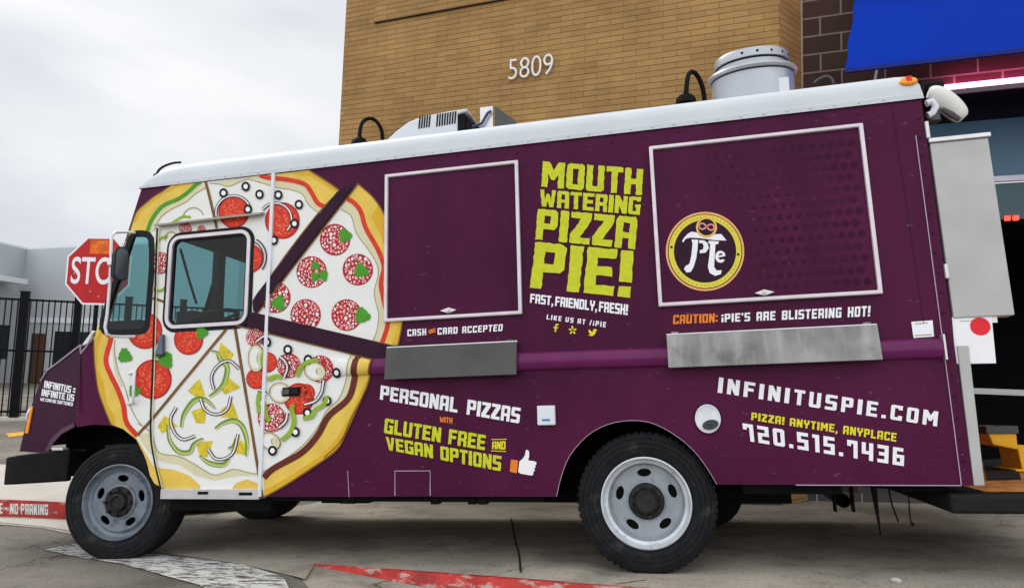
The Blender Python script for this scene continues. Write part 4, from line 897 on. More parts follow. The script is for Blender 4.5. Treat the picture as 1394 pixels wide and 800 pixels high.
shelf((523, 474), (703, 465), (703, 511), (525, 515), STEELD); shelf((907, 457), (1197, 441.5), (1200, 490), (910, 500), STEEL)

# --- logo on the right hatch
lg = Dec(); zl = lambda p: zc(p, 6.669, 900, 280); LB = 7
def ldisc(cx, cy, rx, ry, m, L, n=56): lg.disc(cx, cy, rx, ry, m, L, n)
lcx, lcy = 959.7, 342.7
ldisc(lcx, lcy, 53.3, 53.6, PEACH, LB); ldisc(lcx, lcy, 50.6, 50.9, BLACKP, LB + 1); ldisc(lcx, lcy, 49.4, 49.8, mat('logo_yellow', (0.72, 0.62, 0.05), 0.5, var=0.05), LB + 2); ldisc(lcx, lcy, 42.2, 42.4, BLACKP, LB + 3); ldisc(lcx, lcy, 41.2, 41.4, PURPLE_D, LB + 4)
lg.disc(914.2, 337, 1.8, 1.8, BLACKP, LB + 3.5, 10); lg.disc(1004.6, 346.8, 1.8, 1.8, BLACKP, LB + 3.5, 10)
rnd = random.Random(5)
for i in range(36):
    a = math.radians(-150 + i * 120 / 18) if i < 18 else math.radians(25 + (i - 18) * 130 / 18)
    lg.disc(lcx + 46 * math.cos(a), lcy + 46 * math.sin(a), .9, 1.1, OLINE, LB + 3.2, 6)
for pl in [[(190, 330), (205, 300), (240, 262), (275, 242), (320, 248), (400, 278), (490, 265), (545, 263), (592, 322), (480, 318), (350, 300), (270, 295), (225, 305), (200, 338)],
           [(275, 312), (336, 314), (330, 400), (318, 480), (295, 560), (268, 606), (230, 610), (207, 580), (222, 552), (258, 530), (275, 450), (285, 350)],
           [(345, 318), (390, 320), (422, 345), (431, 390), (405, 430), (350, 437), (350, 408), (378, 404), (386, 372), (374, 345), (345, 345)],
           [(430, 324), (524, 330), (516, 352), (492, 356), (484, 480), (480, 560), (502, 592), (550, 590), (540, 625), (490, 641), (440, 615), (424, 560), (438, 450), (444, 352), (430, 346)]]:
    lg.px(zl(pl), TEXTW, LB + 5.5)
e_o = [(537 + 47 * math.cos(t), 468 + 54 * math.sin(t)) for t in np.linspace(.55, 6.1, 24)]; e_i = [(540 + 22 * math.cos(t), 466 + 30 * math.sin(t)) for t in np.linspace(.85, 5.9, 24)]
lg.px(zl(e_o + e_i[::-1]), TEXTW, LB + 5.5); lg.px(zl([(505, 478), (580, 462), (580, 448), (505, 462)]), TEXTW, LB + 6)
lg.disc(961.6, 310.5, 14.3, 14, PEACH, LB + 6.5); lg.disc(961.6, 310.5, 12.8, 12.4, mat('logo_yellow', (0.72, 0.62, 0.05), 0.5), LB + 7); lg.disc(961.6, 310.2, 11.6, 11.2, PURPLE_D, LB + 7.5)
inf = [(412 + 68 * math.cos(t) / (1 + math.sin(t) ** 2), 198 + 6 * math.cos(t) + 75 * math.sin(t) * math.cos(t) / (1 + math.sin(t) ** 2)) for t in np.linspace(0, 2 * math.pi, 40)]
lg.stroke(zl(inf), 2.0, PINK, LB + 8, k=0)
lg.build('logo', h2o)

# --- lettering
def T(s, TL, TR, BL, BR, m, gap=0.9, jit=0.0, Y=-.0052, space=3.2, outline=None):
    words = s.split(' '); tot = text_polys(s, gap, jit, space)[1]; x = 0
    TL, TR, BL, BR = [np.array(q, float) for q in (TL, TR, BL, BR)]
    for w in words:                                # each word is a part of its own
        ww_ = text_polys(w, gap, jit, space)[1]; a, c = x / tot, (x + ww_) / tot
        b = MB(); text_on(b, w, TL * (1 - a) + TR * a, TL * (1 - c) + TR * c, BL * (1 - a) + BR * a, BL * (1 - c) + BR * c, m, lambda u, v: (S(u, v)[0], Y, S(u, v)[2]), gap, jit, space); b.build('lettering', truck)
        x += ww_ + gap + space
T('MOUTH', (739.4, 219.7), (875.6, 230.6), (737, 254.5), (873.8, 266.5), LIME, .7, .13)
T('WATERING', (735.6, 258), (873, 268.8), (735, 281), (871, 293), LIME, .7, .13)
T('PIZZA', (732.5, 284.4), (868.4, 296), (728.8, 326), (864.7, 339.4), LIME, .7, .12)
T('PIE!', (729.4, 329.5), (863, 342), (721.6, 391.6), (858.4, 404.7), LIME, .8, .12)
T('FAST, FRIENDLY, FRESH!', (722.5, 399.6), (855.3, 414.5), (721.6, 412), (854.4, 429), TEXTW, .7, 0, space=1.6)
T('LIKE US AT /iPIE', (745, 428), (825.6, 438.4), (744, 434.4), (824.7, 445.6), TEXTW, 2.6, 0, space=5)
T('CASH', (555, 448.4), (580.5, 447), (555, 457.8), (580.5, 456), TEXTW, 1.6); T('AND', (583.8, 449), (593, 446.2), (584, 454.5), (593.3, 452.2), ORANGE, .6)
T('CARD ACCEPTED', (596, 446.4), (685, 441), (596, 455.5), (684, 450.4), TEXTW, 1.6, space=5)
T('PERSONAL PIZZAS', (519, 524), (709.3, 555), (517.5, 543.3), (707, 576), TEXTW, .8, 0, space=5.5)
T('WITH', (599, 566.5), (616.5, 568.5), (599, 574), (616, 576.3), ORANGE, .7)
T('GLUTEN FREE', (524.8, 568.8), (662, 592), (523, 588.8), (660.3, 612.3), LIME, .8, .08, space=4.5)
T('AND', (670.5, 600.5), (688.6, 600), (670, 610.5), (688.3, 611.5), LIMEY, .5)
T('VEGAN OPTIONS', (525.5, 594), (683, 620.5), (527, 611.6), (682, 640.8), LIME, .8, .08, space=4.5)
T('CAUTION:', (916.8, 428.8), (976.8, 426.4), (916, 441.2), (976.8, 438.8), ORANGE, 1.0)
T("iPIE'S ARE BLISTERING HOT!", (982, 427.4), (1184.8, 416.2), (982, 438.6), (1184, 430.6), TEXTW, 1.3, 0, space=5.5)
T('INFINITUSPIE.COM', (978.8, 513.2), (1277, 560), (976.8, 534), (1275, 580), TEXTW, 2.3)
T('PIZZA! ANYTIME, ANYPLACE', (1023, 560.8), (1220.5, 589.2), (1022.4, 571.2), (1219.5, 600.8), LIMEY, 1.3, 0, space=4.4)
T('720.515.7436', (1010.5, 575.5), (1231, 610), (1013, 599), (1230, 634), TEXTW, 2.2)
ic = Dec(); fi = Dec(); yi = Dec(); bi = Dec()
for q_ in ([(669, 597.8), (690, 597.4)], [(668.5, 613), (689.5, 614)]): d_ = Dec(); d_.stroke(q_, 1.0, LIMEY, 2, k=0); d_.build('lettering_rule', truck)
fi.stroke([(760.5, 441.6), (757.5, 442), (756.8, 445), (756.2, 451.6)], 2.2, LIMEY, 2, k=3); fi.stroke([(753.6, 445.6), (760, 446.3)], 1.8, LIMEY, 2.3, k=0)
for a, r in ((95, 6.2), (20, 5.2), (160, 5.2), (235, 5.6), (305, 5.6)):
    ca, sa = math.cos(math.radians(a)), -math.sin(math.radians(a)); yi.stroke([(779.7 + 1.6 * ca, 449.6 + 1.6 * sa), (779.7 + r * ca, 449.6 + r * sa)], 2.2, LIMEY, 2, k=0)
bi.px(zc([(262, 745), (272, 755), (280, 757), (280, 748), (290, 744), (297, 748), (293, 755), (288, 768), (276, 776), (258, 772), (268, 768), (260, 758)], 3.2, 720, 215), LIMEY, 2)
zt_ = lambda p: zc(p, 11.425, 680, 590)
ic.px(zt_([(182, 400), (290, 412), (272, 614), (162, 585)]), ORANGE, 2)
ic.px(zt_([(312, 430), (365, 385), (400, 330), (410, 260), (432, 246), (456, 262), (466, 310), (462, 360), (448, 412), (545, 425), (578, 445), (576, 475), (556, 490), (564, 520), (544, 535), (552, 570), (530, 590), (528, 630), (508, 648), (330, 618), (292, 588)]), TEXTW, 2)
ic.build('thumb_emblem', truck); fi.build('social_icon', truck); yi.build('social_icon', truck); bi.build('social_icon', truck)

# --- fittings on the side
ob = MB(); A = S(732, 552); B = S(757, 578); ob.box((A[0], -.03, B[2]), (B[0], -.002, A[2]), PLASTW)
obo = ob.build('power_inlet', truck, bevel=.006); o2 = MB(); o2.box((A[0] + .03, -.032, B[2] + .025), (A[0] + .08, -.029, B[2] + .038), BLUEP); o2.build('badge', obo)
ff = MB(); p = S(963.5, 569.5)
ff.lathe([(.074, .0), (.0735, .007), (.068, .009), (.064, .006), (.060, .0035), (0, .0035)], (p[0], -.001, p[2]), (0, -1, 0), PLASTW, 36)
ff.v = [(x, y, p[2] + (z - p[2]) * 1.14) for x, y, z in ff.v]; ffo = ff.build('fuel_filler', truck, smooth=30)
fr_ = MB(); fr_.lathe([(.080, .0), (.079, .006), (.073, .0075), (.072, .0)], (p[0], -.0012, p[2]), (0, -1, 0), NOSEP, 36); fr_.v = [(x, y, p[2] + (z - p[2]) * 1.14) for x, y, z in fr_.v]; fr_.build('bezel', ffo, smooth=40)
fc = MB(); fc.lathe([(.046, 0), (.044, .012), (.034, .017), (.012, .018), (.010, .026), (0, .026)], (p[0] + .012, -.004, p[2] - .036), (0, -1, .25), mat('cap_grey', (0.035, 0.045, 0.048), 0.5, var=0.3, scale=40), 18)
fc.v = [(x, y, p[2] - .036 + (z - p[2] + .036) * .62 + (x - p[0]) * .15) for x, y, z in fc.v]; fc.build('cap', ffo, smooth=40)
st = Dec(); st.px([(1240, 438), (1269, 436), (1271, 458), (1243, 460)], TEXTW, 3); st.px([(1245, 440), (1262, 439), (1262, 440.3), (1245, 441.3)], OLINE, 4); st.px([(1245, 456), (1268, 454.6), (1268, 456), (1245, 457.4)], OLINE, 4); st.build('sticker', truck)
ah = Dec(); ah.stroke([(538, 674), (538, 640.5), (586, 640.3), (586, 674)], 1.2, SEAML, 2, k=0); ah.px([(539, 641), (585, 641), (585, 675), (539, 675)], PURPLE, 1); ah.build('access_flap', truck)

# --- nose
ns_ = MB(); topo = [(110, 470.5), (95, 482), (79, 494.5), (65, 504.5), (55.6, 519), (48.5, 536), (40, 560), (32, 590), (26.5, 614)]
TP = [SN(u, v) for u, v in topo]
yb = 0.0
TP = [np.array([-2.45, 0.0, 1.03])] + TP
arcN = [SN(u, v) for u, v in [(75, 617), (66, 614), (74, 602), (84, 590), (95, 583), (103, 580)]] + [np.array([-2.45, 0.0, .53])]
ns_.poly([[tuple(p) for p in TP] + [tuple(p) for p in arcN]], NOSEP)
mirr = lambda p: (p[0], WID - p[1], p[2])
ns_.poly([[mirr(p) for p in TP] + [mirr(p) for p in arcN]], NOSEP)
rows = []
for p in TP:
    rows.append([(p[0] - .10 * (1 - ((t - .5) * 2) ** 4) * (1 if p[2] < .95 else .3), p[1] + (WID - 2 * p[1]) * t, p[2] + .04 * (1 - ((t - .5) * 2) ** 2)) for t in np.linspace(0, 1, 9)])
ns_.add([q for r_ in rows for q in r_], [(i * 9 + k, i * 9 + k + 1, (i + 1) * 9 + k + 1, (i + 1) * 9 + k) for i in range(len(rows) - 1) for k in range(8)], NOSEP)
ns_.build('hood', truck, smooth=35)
cwl = MB(); cwl.add([(-2.33, 0.0, 1.165), (-2.33, WID, 1.165), (-2.45, WID, 1.03), (-2.45, 0.0, 1.03)], [(0, 1, 2, 3)], NOSEP); cwl.build('cowl', truck)
tr_ = MB(); tr_.tube([p + np.array([0, -.004, .004]) for p in [np.array([-2.34, .0, 1.15])] + TP[:6]], .007, SEAML, 6); tr_.build('hood_trim', truck)
bk_ = MB(); a_ = S(113, 466, 0.0); b_ = S(131, 452, 0)
bk_.hexa([(a_[0], -.02, a_[2] - .03), (a_[0] + .06, -.02, a_[2] - .02), (b_[0], -.02, b_[2]), (b_[0] - .02, -.02, b_[2] + .015)], [(a_[0], .05, a_[2] - .03), (a_[0] + .06, .05, a_[2] - .02), (b_[0], .05, b_[2]), (b_[0] - .02, .05, b_[2] + .015)], ALU); bk_.build('hood_hinge', truck, bevel=.008)
nl = MB()
for s_, TL, TR, BL, BR in [('INFINITUS =', (61, 517.5), (103.5, 526.5), (59.5, 527.3), (102, 536)), ('INFINITE US', (57.5, 529), (101.5, 536.8), (56, 538.4), (100.5, 546)), ('WE CAN BE SOFTENED', (55, 540.6), (99.6, 547.6), (54.6, 545), (99, 552.4))]:
    text_on(nl, s_, TL, TR, BL, BR, TEXTW, lambda u, v: tuple(SN(u, v, .004)), .7, 0, 2.6)
nl.build('lettering', truck)
se2 = MB(); se3 = MB(); q = [SN(u, v, .0025) for u, v in [(109, 474), (107, 562), (108.2, 562), (110.2, 474)]]; se3.add(q, [(0, 1, 2, 3)], SEAM); se3.build('seam', truck)
q = [SN(u, v, .004) for u, v in [(66, 614), (73, 602), (84, 590), (101, 581), (101, 575), (84, 583), (70, 596), (60, 614)]]; se2.poly([[tuple(p) for p in q]], mat('flare_purple', (0.08, 0.022, 0.065), 0.35, coat=.2)); se2.build('wheel_arch_flare', truck)
hl = MB(); A = SN(41, 553, .012); B = SN(33, 590, .012)
hl.hexa([tuple(A), (A[0] + .035, A[1] - .01, A[2]), (B[0] + .045, B[1] - .012, B[2]), (B[0] - .0, B[1], B[2])], [(A[0] - .02, A[1] + .08, A[2]), (A[0] + .03, A[1] + .02, A[2]), (B[0] + .04, B[1] + .02, B[2]), (B[0] - .03, B[1] + .08, B[2])], AMBER); hl.build('turn_signal', truck, bevel=.006)
for y in (.35, WID - .35):
    hl2 = MB(); hl2.lathe([(.09, 0), (.088, .02), (.05, .035), (0, .04)], (TP[7][0] - .09, y, TP[7][2] - .02), (-1, 0, .25), PLASTW, 24); hl2.build('headlight', truck, smooth=50)
# bumper
bp = MB(); path = [(-2.50, .015), (-2.98, .02), (-3.12, .06), (-3.20, .16), (-3.27, .6), (-3.29, WID / 2), (-3.27, WID - .6), (-3.20, WID - .16), (-3.12, WID - .06), (-2.98, WID - .02), (-2.50, WID - .015)]
sec = []
zt0 = [.335, .295, .280, .275, .275, .275, .275, .275, .275, .295, .335]; zb0 = [.105, .082, .075, .075, .075, .075, .075, .075, .075, .082, .105]
cpt = np.array([-2.6, WID / 2])
for (x, y), zt__, zb__ in zip(path, zt0, zb0):
    inn = cpt - np.array([x, y]); inn /= np.linalg.norm(inn); i_ = np.array([x, y]) + inn * .05
    sec += [(x, y, zb__), (x, y, zt__), (i_[0], i_[1], zt__), (i_[0], i_[1], zb__)]
bp.add(sec, [(i * 4 + k, i * 4 + (k + 1) % 4, (i + 1) * 4 + (k + 1) % 4, (i + 1) * 4 + k) for i in range(10) for k in range(4)] + [(0, 1, 2, 3), (40, 41, 42, 43)], BLACKM)
bp.build('front_bumper', truck, bevel=.012, smooth=35)
bt = MB(); a_ = S(78, 611, .0); bt.box((a_[0] - .05, -.004, .325), (a_[0] + .05, .05, .345), ALU); bt.build('bumper_bracket', truck, bevel=.006)

# --- chassis, wells
ch = MB()
for y in (.62, 1.45): ch.box((-2.9, y, -.10), (2.55, y + .09, .04), CHASSIS); ch.box((2.5, y, .07), (3.3, y + .09, .14), CHASSIS)
ch.box((-0.85, .06, -.03), (WX - .62, .30, .01), CHASSIS); ch.box((WX + .56, .08, .02), (2.75, .25, .078), CHASSIS)
ch.box((-2.44, .02, .56), (-1.66, .9, .62), CHASSIS); ch.box((-2.95, .42, .12), (-2.45, .46, .56), CHASSIS); ch.box((-2.45, .42, -.05), (-1.60, .46, .56), CHASSIS); ch.box((-2.9, .16, .31), (-2.5, .9, .33), CHASSIS)      # wheel well
ch.box((-1.665, .03, -.02), (-1.62, .9, .5), CHASSIS); ch.box((-1.7, .08, -.10), (-.86, .4, .0), CHASSIS)
ch.box((WX - .62, .62, -.02), (WX + .62, .66, .6), CHASSIS); ch.box((WX - .62, .02, .48), (WX + .62, .66, .52), CHASSIS)
ch.box((WX - .56, .02, .0), (WX - .545, .6, .5), CHASSIS); ch.box((WX + .545, .02, .08), (WX + .56, .6, .5), CHASSIS)
for x in (-.33, -.28, .3, .55, .62): ch.box((x, .05, -.045), (x + .05, .12, .0), CHASSIS)
ch.box((-.55, .2, -.06), (-.2, .5, .0), CHASSIS)
ch.tube([(FX, .25, WZ), (FX, WID - .25, WZ)], .055, CHASSIS, 10); ch.tube([(WX, .2, WZ), (WX, WID - .2, WZ)], .085, CHASSIS, 12); ch.lathe([(0, -.2), (.14, -.12), (.17, 0), (.14, .12), (0, .2)], (WX, WID / 2, WZ), (0, 1, 0), CHASSIS, 16)
ch.tube([(-1.2, 1.0, -.06), (WX, 1.05, -.04)], .045, CHASSIS, 10)
ch.build('chassis', truck)
tk = MB(); tk.lathe([(0, 0), (.20, .01), (.24, .06), (.24, .9), (.20, .95), (0, .96)], (2.03, .75, -.04), (0, 1, 0), CHASSIS, 28); tk.build('propane_tank', truck, smooth=40)
ex = MB(); p = S(1149, 682, .35); ex.tube([(p[0], 1.2, p[2] + .02), (p[0], .36, p[2])], .040, STEELD, 16, cap=False); ex.tube([(p[0], 1.2, p[2] + .02), (p[0], .36, p[2])], .033, CHASSIS, 16, cap=False); ex.box((p[0] - .03, .45, p[2] - .03), (p[0] + .03, .46, p[2] + .03), CHASSIS)
ex.box((p[0] - .056, .34, p[2] - .06), (p[0] - .045, .40, p[2] + .1), CHASSIS); ex.box((p[0] + .045, .34, p[2] - .06), (p[0] + .056, .40, p[2] + .1), CHASSIS); ex.build('exhaust_pipe', truck, smooth=40)
# ---- hanging wires
def wire(pts, r, Y, m=BLACKM):
    b = MB(); b.tube([tuple(S(u, v, Y)) for u, v in spline(pts, 4)], r, m, 6); b.build('hanging_wire', truck, smooth=60)
wire([(1188, 655), (1193, 690), (1199, 728)], [.02, .018, .016, .014, .012, .010, .008, .006, .004], .30); wire([(1209, 660), (1214, 685), (1223, 710)], .005, .4); wire([(1237, 660), (1238, 695), (1241, 714), (1244, 712), (1241, 711)], .004, .4)

# --- wheels
def wheel(cx, steer, rear, y0, far=False):
    M = Matrix.Translation((cx, y0, WZ - (0 if rear else .012))) @ Matrix.Rotation(steer, 4, 'Z') @ (Matrix.Rotation(math.pi, 4, 'Z') if far else Matrix.Identity(4))
    hb = MB(); d = (0, -1, 0); rw = .405
    # local: axle along Y, outer face towards -Y
    if rear:
        hb.lathe([(.108, -.12), (.108, -.075), (.100, -.068), (.078, -.065), (.070, -.035), (.055, -.015), (0, -.010)], (0, 0, 0), d, HUB, 32)
        for k in range(8): a = k * math.pi / 4 + .2; hb.lathe([(.013, -.07), (.013, -.044), (0, -.042)], (.090 * math.cos(a), 0, .090 * math.sin(a)), d, HUB, 6)
    else:
        hb.lathe([(.112, -.06), (.112, -.022), (.106, -.014), (.075, -.010), (.066, -.016), (.060, .012), (.044, .016), (.040, .004), (0, .004)], (0, 0, 0), d, HUB, 32)
        for k in range(8): a = k * math.pi / 4; hb.lathe([(.011, -.014), (.011, .012), (0, .014)], (.090 * math.cos(a), 0, .090 * math.sin(a)), d, HUB, 6)
    w = hb.build('wheel', truck, smooth=35, M=M); w.parent = truck; w.matrix_local = M
    ty = MB(); tw = .235
    prof = [(.262, -tw + .02), (.275, -tw + .008), (.34, -tw - .008), (.385, -tw), (.400, -tw + .012), (.405, -tw + .035), (.406, -.12), (.405, -.035), (.400, -.012), (.388, -.001), (.376, .004), (.372, .000), (.368, .005), (.346, .007), (.342, .002), (.338, .006), (.318, .006), (.314, .001), (.310, .004), (.275, -.004), (.262, -.012), (.258, -.06), (.258, -tw + .05)]
    ty.lathe(prof, (0, 0, 0), d, TYRE, 72, closed=True)
    for k in range(60 if rear else 0):         # shoulder tread blocks
        a = 2 * math.pi * k / 60; u = Vector((math.cos(a), 0, math.sin(a))); t = Vector((-math.sin(a), 0, math.cos(a)))
        q = []
        for rr, yy, hw in ((.386, .004, .012), (.410, .018, .013), (.412, .09, .013), (.386, .09, .012)):
            for s_ in (-1, 1): q.append(u * rr + t * hw * s_ + Vector((0, yy, 0)))
        ty.add(q, [(0, 1, 3, 2), (2, 3, 5, 4), (0, 2, 4, 6), (1, 7, 5, 3), (6, 4, 5, 7)], TYRE)
        q = [Vector((v.x, .235 - v.y, v.z)) for v in q]; ty.add(q, [(0, 2, 3, 1), (2, 4, 5, 3), (0, 6, 4, 2), (1, 3, 5, 7), (6, 7, 5, 4)], TYRE)
    ty.build('tyre', w, smooth=40)
    RM = RIM if rear else RIMF; ri = MB(); lip = .262
    if rear: dd = -.105; prof = [(.258, -.06), (lip, -.008), (lip + .004, .006), (lip - .004, .010), (lip - .010, .002), (lip - .018, -.03), (lip - .035, -.04), (lip - .042, dd + .02), (lip - .052, dd)]
    else: dd = -.03; prof = [(.258, -.06), (lip, -.008), (lip + .002, .004), (lip - .006, .008), (lip - .012, .0), (lip - .02, -.035), (lip - .042, -.05), (lip - .05, -.045), (lip - .058, dd)]
    ri.lathe(prof[:7] if rear else prof, (0, 0, 0), d, RIML if rear else RM, 64)
    if rear: ri.lathe(prof[6:], (0, 0, 0), d, RM, 64)
    r1 = prof[-1][0]; r0 = .105 if not rear else .10
    outer = [(r1 * math.cos(t), -dd, r1 * math.sin(t)) for t in np.linspace(0, 2 * math.pi, 64, endpoint=False)]
    holes = []
    rh = .166 if rear else .162
    for k in range(5):
        a0 = 2 * math.pi * k / 5 + (.35 if rear else .25)
        holes.append([((rh + .024 * math.cos(t)) * math.cos(a0) - .042 * math.sin(t) * math.sin(a0), -dd, (rh + .024 * math.cos(t)) * math.sin(a0) + .042 * math.sin(t) * math.cos(a0)) for t in np.linspace(0, 2 * math.pi, 16, endpoint=False)])
    inner = [(r0 * math.cos(t), -dd, r0 * math.sin(t)) for t in np.linspace(0, 2 * math.pi, 32, endpoint=False)]
    ri.slab([outer, inner] + holes, (0, .012, 0), RM)
    prof2 = [(r0 + .018, dd - .002), (r0 + .015, dd + .010), (r0 + .004, dd + .014), (r0 - .004, dd + .010)]
    ri.lathe(prof2, (0, 0, 0), d, RM, 40)
    ri.lathe([(.25, -.13), (0, -.13)], (0, 0, 0), d, CHASSIS, 24)
    ri.build('rim', w, smooth=40)
    return w
STEER = math.radians(9)
wheel(FX, STEER, False, .015); wheel(FX - .12, STEER, False, WID - .015, True)
wheel(WX, 0, True, .035); wheel(WX, 0, True, .33); wheel(WX, 0, True, WID - .035, True); wheel(WX, 0, True, WID - .33, True)

# --- mirror at the front corner
Ym = -.22
mr = MB(); mpts = zc([(300, 78), (230, 74), (175, 76), (150, 100), (146, 250), (138, 420), (122, 600), (108, 680), (118, 725), (150, 742), (230, 744), (298, 742)], 4.706, 120, 300)
ys = [-.01, -.08, -.16, Ym, Ym, Ym, Ym, Ym, Ym, -.16, -.08, -.01]
mr.tube([tuple(S(u, v, y)) for (u, v), y in zip(mpts, ys)], .0105, PLASTW, 10)
mo = mr.build('mirror_bracket', truck, smooth=60)
mh = MB(); c = S(165.5, 359, Ym - .03)
rl = rounded(-.047, -.125, .047, .125, .045, 5)
nrm = np.array([.93, -.36, 0]); nrm /= np.linalg.norm(nrm); tg = np.array([-nrm[1], nrm[0], 0])
fr_ = [c + tg * a + np.array([0, 0, b]) for a, b in rl]; bkp = [c + tg * a * .8 + np.array([0, 0, b * .85]) - nrm * .07 for a, b in rl]
mh.hexa([tuple(p) for p in bkp], [tuple(p) for p in fr_], RUBBER); mh.build('mirror_head', mo, smooth=40)
mg = MB(); fr2 = [c + nrm * .003 + tg * a * .88 + np.array([0, 0, b * .92]) for a, b in rl]; mg.poly([[tuple(p) for p in fr2]], mat('mirror_glass', (0.10, 0.12, 0.13), 0.08, metal=0.9)); mg.build('mirror_glass', mo)
mc = MB(); k_ = S(153, 357, Ym); mc.box((k_[0] - .02, Ym - .03, k_[2] - .03), (k_[0] + .04, Ym + .02, k_[2] + .03), ALU); mc.build('clamp', mo, bevel=.008)

# --- roof equipment
yA = .75
aco = [(527, 192), (540, 179), (556, 166), (575, 158), (612, 151), (637, 147.5), (622, 152), (621, 200), (520, 205)]
ac = MB(); lp = [S(u, v, yA) for u, v in [(519, 200), (527, 190), (540, 178), (556, 166), (575, 158.5), (612, 151), (636, 147.3)]]
xr = lp[-1][0]; lp2 = [(p[0], p[2]) for p in lp] + [(xr, lp[-1][2] - .02), (S(622, 152, yA)[0], lp[-1][2] - .035), (S(622, 180, yA)[0], 2.46), (lp[0][0], 2.46)]
ac.hexa([(x, yA, z) for x, z in lp2], [(x, yA + .62, z) for x, z in lp2], ROOFW)
aco_ = ac.build('air_conditioner', truck, bevel=.015, smooth=35)
lv = MB()
for grp in ([(571.5, 576), (577.5, 576), (570.5, 0)],): pass
for i in range(5):
    u = 572 + i * 3.4; a = S(u, 159.5 - i * .5, yA); b = S(u - 1.5, 175.5 - i * .6, yA); lv.hexa([(a[0] - .006, yA - .004, a[2]), (a[0] + .006, yA - .004, a[2]), (b[0] + .006, yA - .004, b[2]), (b[0] - .006, yA - .004, b[2])], [(a[0] - .006, yA + .01, a[2]), (a[0] + .006, yA + .01, a[2]), (b[0] + .006, yA + .01, b[2]), (b[0] - .006, yA + .01, b[2])], BLACKM)
for i in range(8):
    u = 596 + i * 3.5; a = S(u, 155.5 - i * .55, yA); b = S(u - 1.3, 172.5 - i * .6, yA); lv.hexa([(a[0] - .006, yA - .004, a[2]), (a[0] + .006, yA - .004, a[2]), (b[0] + .006, yA - .004, b[2]), (b[0] - .006, yA - .004, b[2])], [(a[0] - .006, yA + .01, a[2]), (a[0] + .006, yA + .01, a[2]), (b[0] + .006, yA + .01, b[2]), (b[0] - .006, yA + .01, b[2])], BLACKM)
lv.build('louvre', aco_)
cn = MB(); a = S(622, 153, yA); b = S(650, 175, yA + .05)
cn.box((a[0] - .005, yA + .02, 2.46), (a[0] + .06, yA + .60, a[2] - .01), BLACKM); cn.hexa([(a[0] + .05, yA + .03, 2.46), (b[0] + .02, yA + .03, 2.46), (b[0] + .02, yA + .03, b[2] - .0), (a[0] + .05, yA + .03, a[2] - .05)], [(a[0] + .05, yA + .5, 2.46), (b[0] + .02, yA + .5, 2.46), (b[0] + .02, yA + .5, b[2]), (a[0] + .05, yA + .5, a[2] - .05)], BLACKM)
for k in range(4): cn.tube([(a[0] + .05, yA + .1 + k * .1, a[2] - .04), (a[0] + .12, yA + .08 + k * .1, a[2] - .08), (b[0] + .02, yA + .12 + k * .08, 2.5)], .01, RUBBER, 6)
cn.build('condenser', aco_)
hv = MB(); a = S(653, 146, yA); b = S(672, 144, yA)
hv.box((a[0], yA + .01, 2.46), (b[0] - .01, yA + .03, a[2]), ALU); hv.box((a[0], yA + .03, 2.46), (a[0] + .012, yA + .5, a[2]), ALU)
gx_ = S(673, 145, yA); e_ = S(702, 165, yA)
hv.hexa([(gx_[0], yA - .01, 2.46), (e_[0], yA - .01, 2.46), (e_[0], yA - .01, e_[2] - .0), (gx_[0] + .005, yA - .01, gx_[2])], [(gx_[0], yA + .5, 2.46), (e_[0], yA + .5, 2.46), (e_[0], yA + .5, e_[2]), (gx_[0], yA + .5, gx_[2])], STEELD)
for k in range(4): hv.tube([(b[0] - .02, yA - .01, 2.47 + k * .04), (b[0] + .0, yA - .03, 2.49 + k * .04), (b[0] + .008, yA - .01, 2.50 + k * .04)], .008, RUBBER, 6)
hv.tube([(a[0] - .06, yA, a[2] - .16), (a[0] + .02, yA - .02, a[2] - .15), (a[0] + .07, yA - .02, a[2] - .07), (b[0] - .02, yA - .01, a[2] - .05)], .012, mat('blue_cable', (0.03, 0.05, 0.12), 0.5), 8)
hv.build('condenser_box', truck)
ef = MB(); yF = .66; cF = S(1023, 103, yF); px = np.linalg.norm(S(1083, 98, yF) - S(963, 98, yF)) / 2
zf = cF[2]
ef.lathe([(px * .93, 2.36 - zf), (px * .93, -.03), (px * 1.0, -.028), (px * 1.02, -.012), (px * 1.0, .004), (px * .80, .012), (px * .80, .060), (px * .835, .064), (px * .835, .112), (px * .81, .124), (px * .78, .127), (0, .127)], (cF[0], yF, zf), (0, 0, 1), mat('fan_metal', (0.42, 0.44, 0.47), 0.36, metal=0.6, var=0.06, scale=6), 56)
efo = ef.build('exhaust_fan', truck, smooth=35)
eb = MB(); q = S(1066, 106, yF - px * .8); eb.box((q[0] - .03, yF - px * .80, q[2] - .06), (q[0] + .04, yF - px * .5, q[2] + .05), PLASTW); eb.build('switch_box', efo, bevel=.006)
gs = MB(); gs.lathe([(px * .945, -.036), (px * .945, -.028)], (cF[0], yF, zf), (0, 0, 1), BLACKM, 48); gs.lathe([(px * .806, .050), (px * .806, .062)], (cF[0], yF, zf), (0, 0, 1), BLACKM, 48)
for k in range(8): a = -1.9 + k * .4; gs.lathe([(.01, 0), (0, .006)], (cF[0] + px * .835 * math.cos(a), yF + px * .835 * math.sin(a), zf + .092), (math.cos(a), math.sin(a), 0), BLACKM, 8)
gso = gs.build('seal', efo)
ta = math.radians(9)                           # the curb follows the roof crown, so the fan leans a little
for o_ in [efo] + list(efo.children):
    for v in o_.data.vertices:
        dy, dz = v.co.y - yF, v.co.z - zf; v.co.y = yF + dy * math.cos(ta) - dz * math.sin(ta); v.co.z = zf + dy * math.sin(ta) + dz * math.cos(ta)
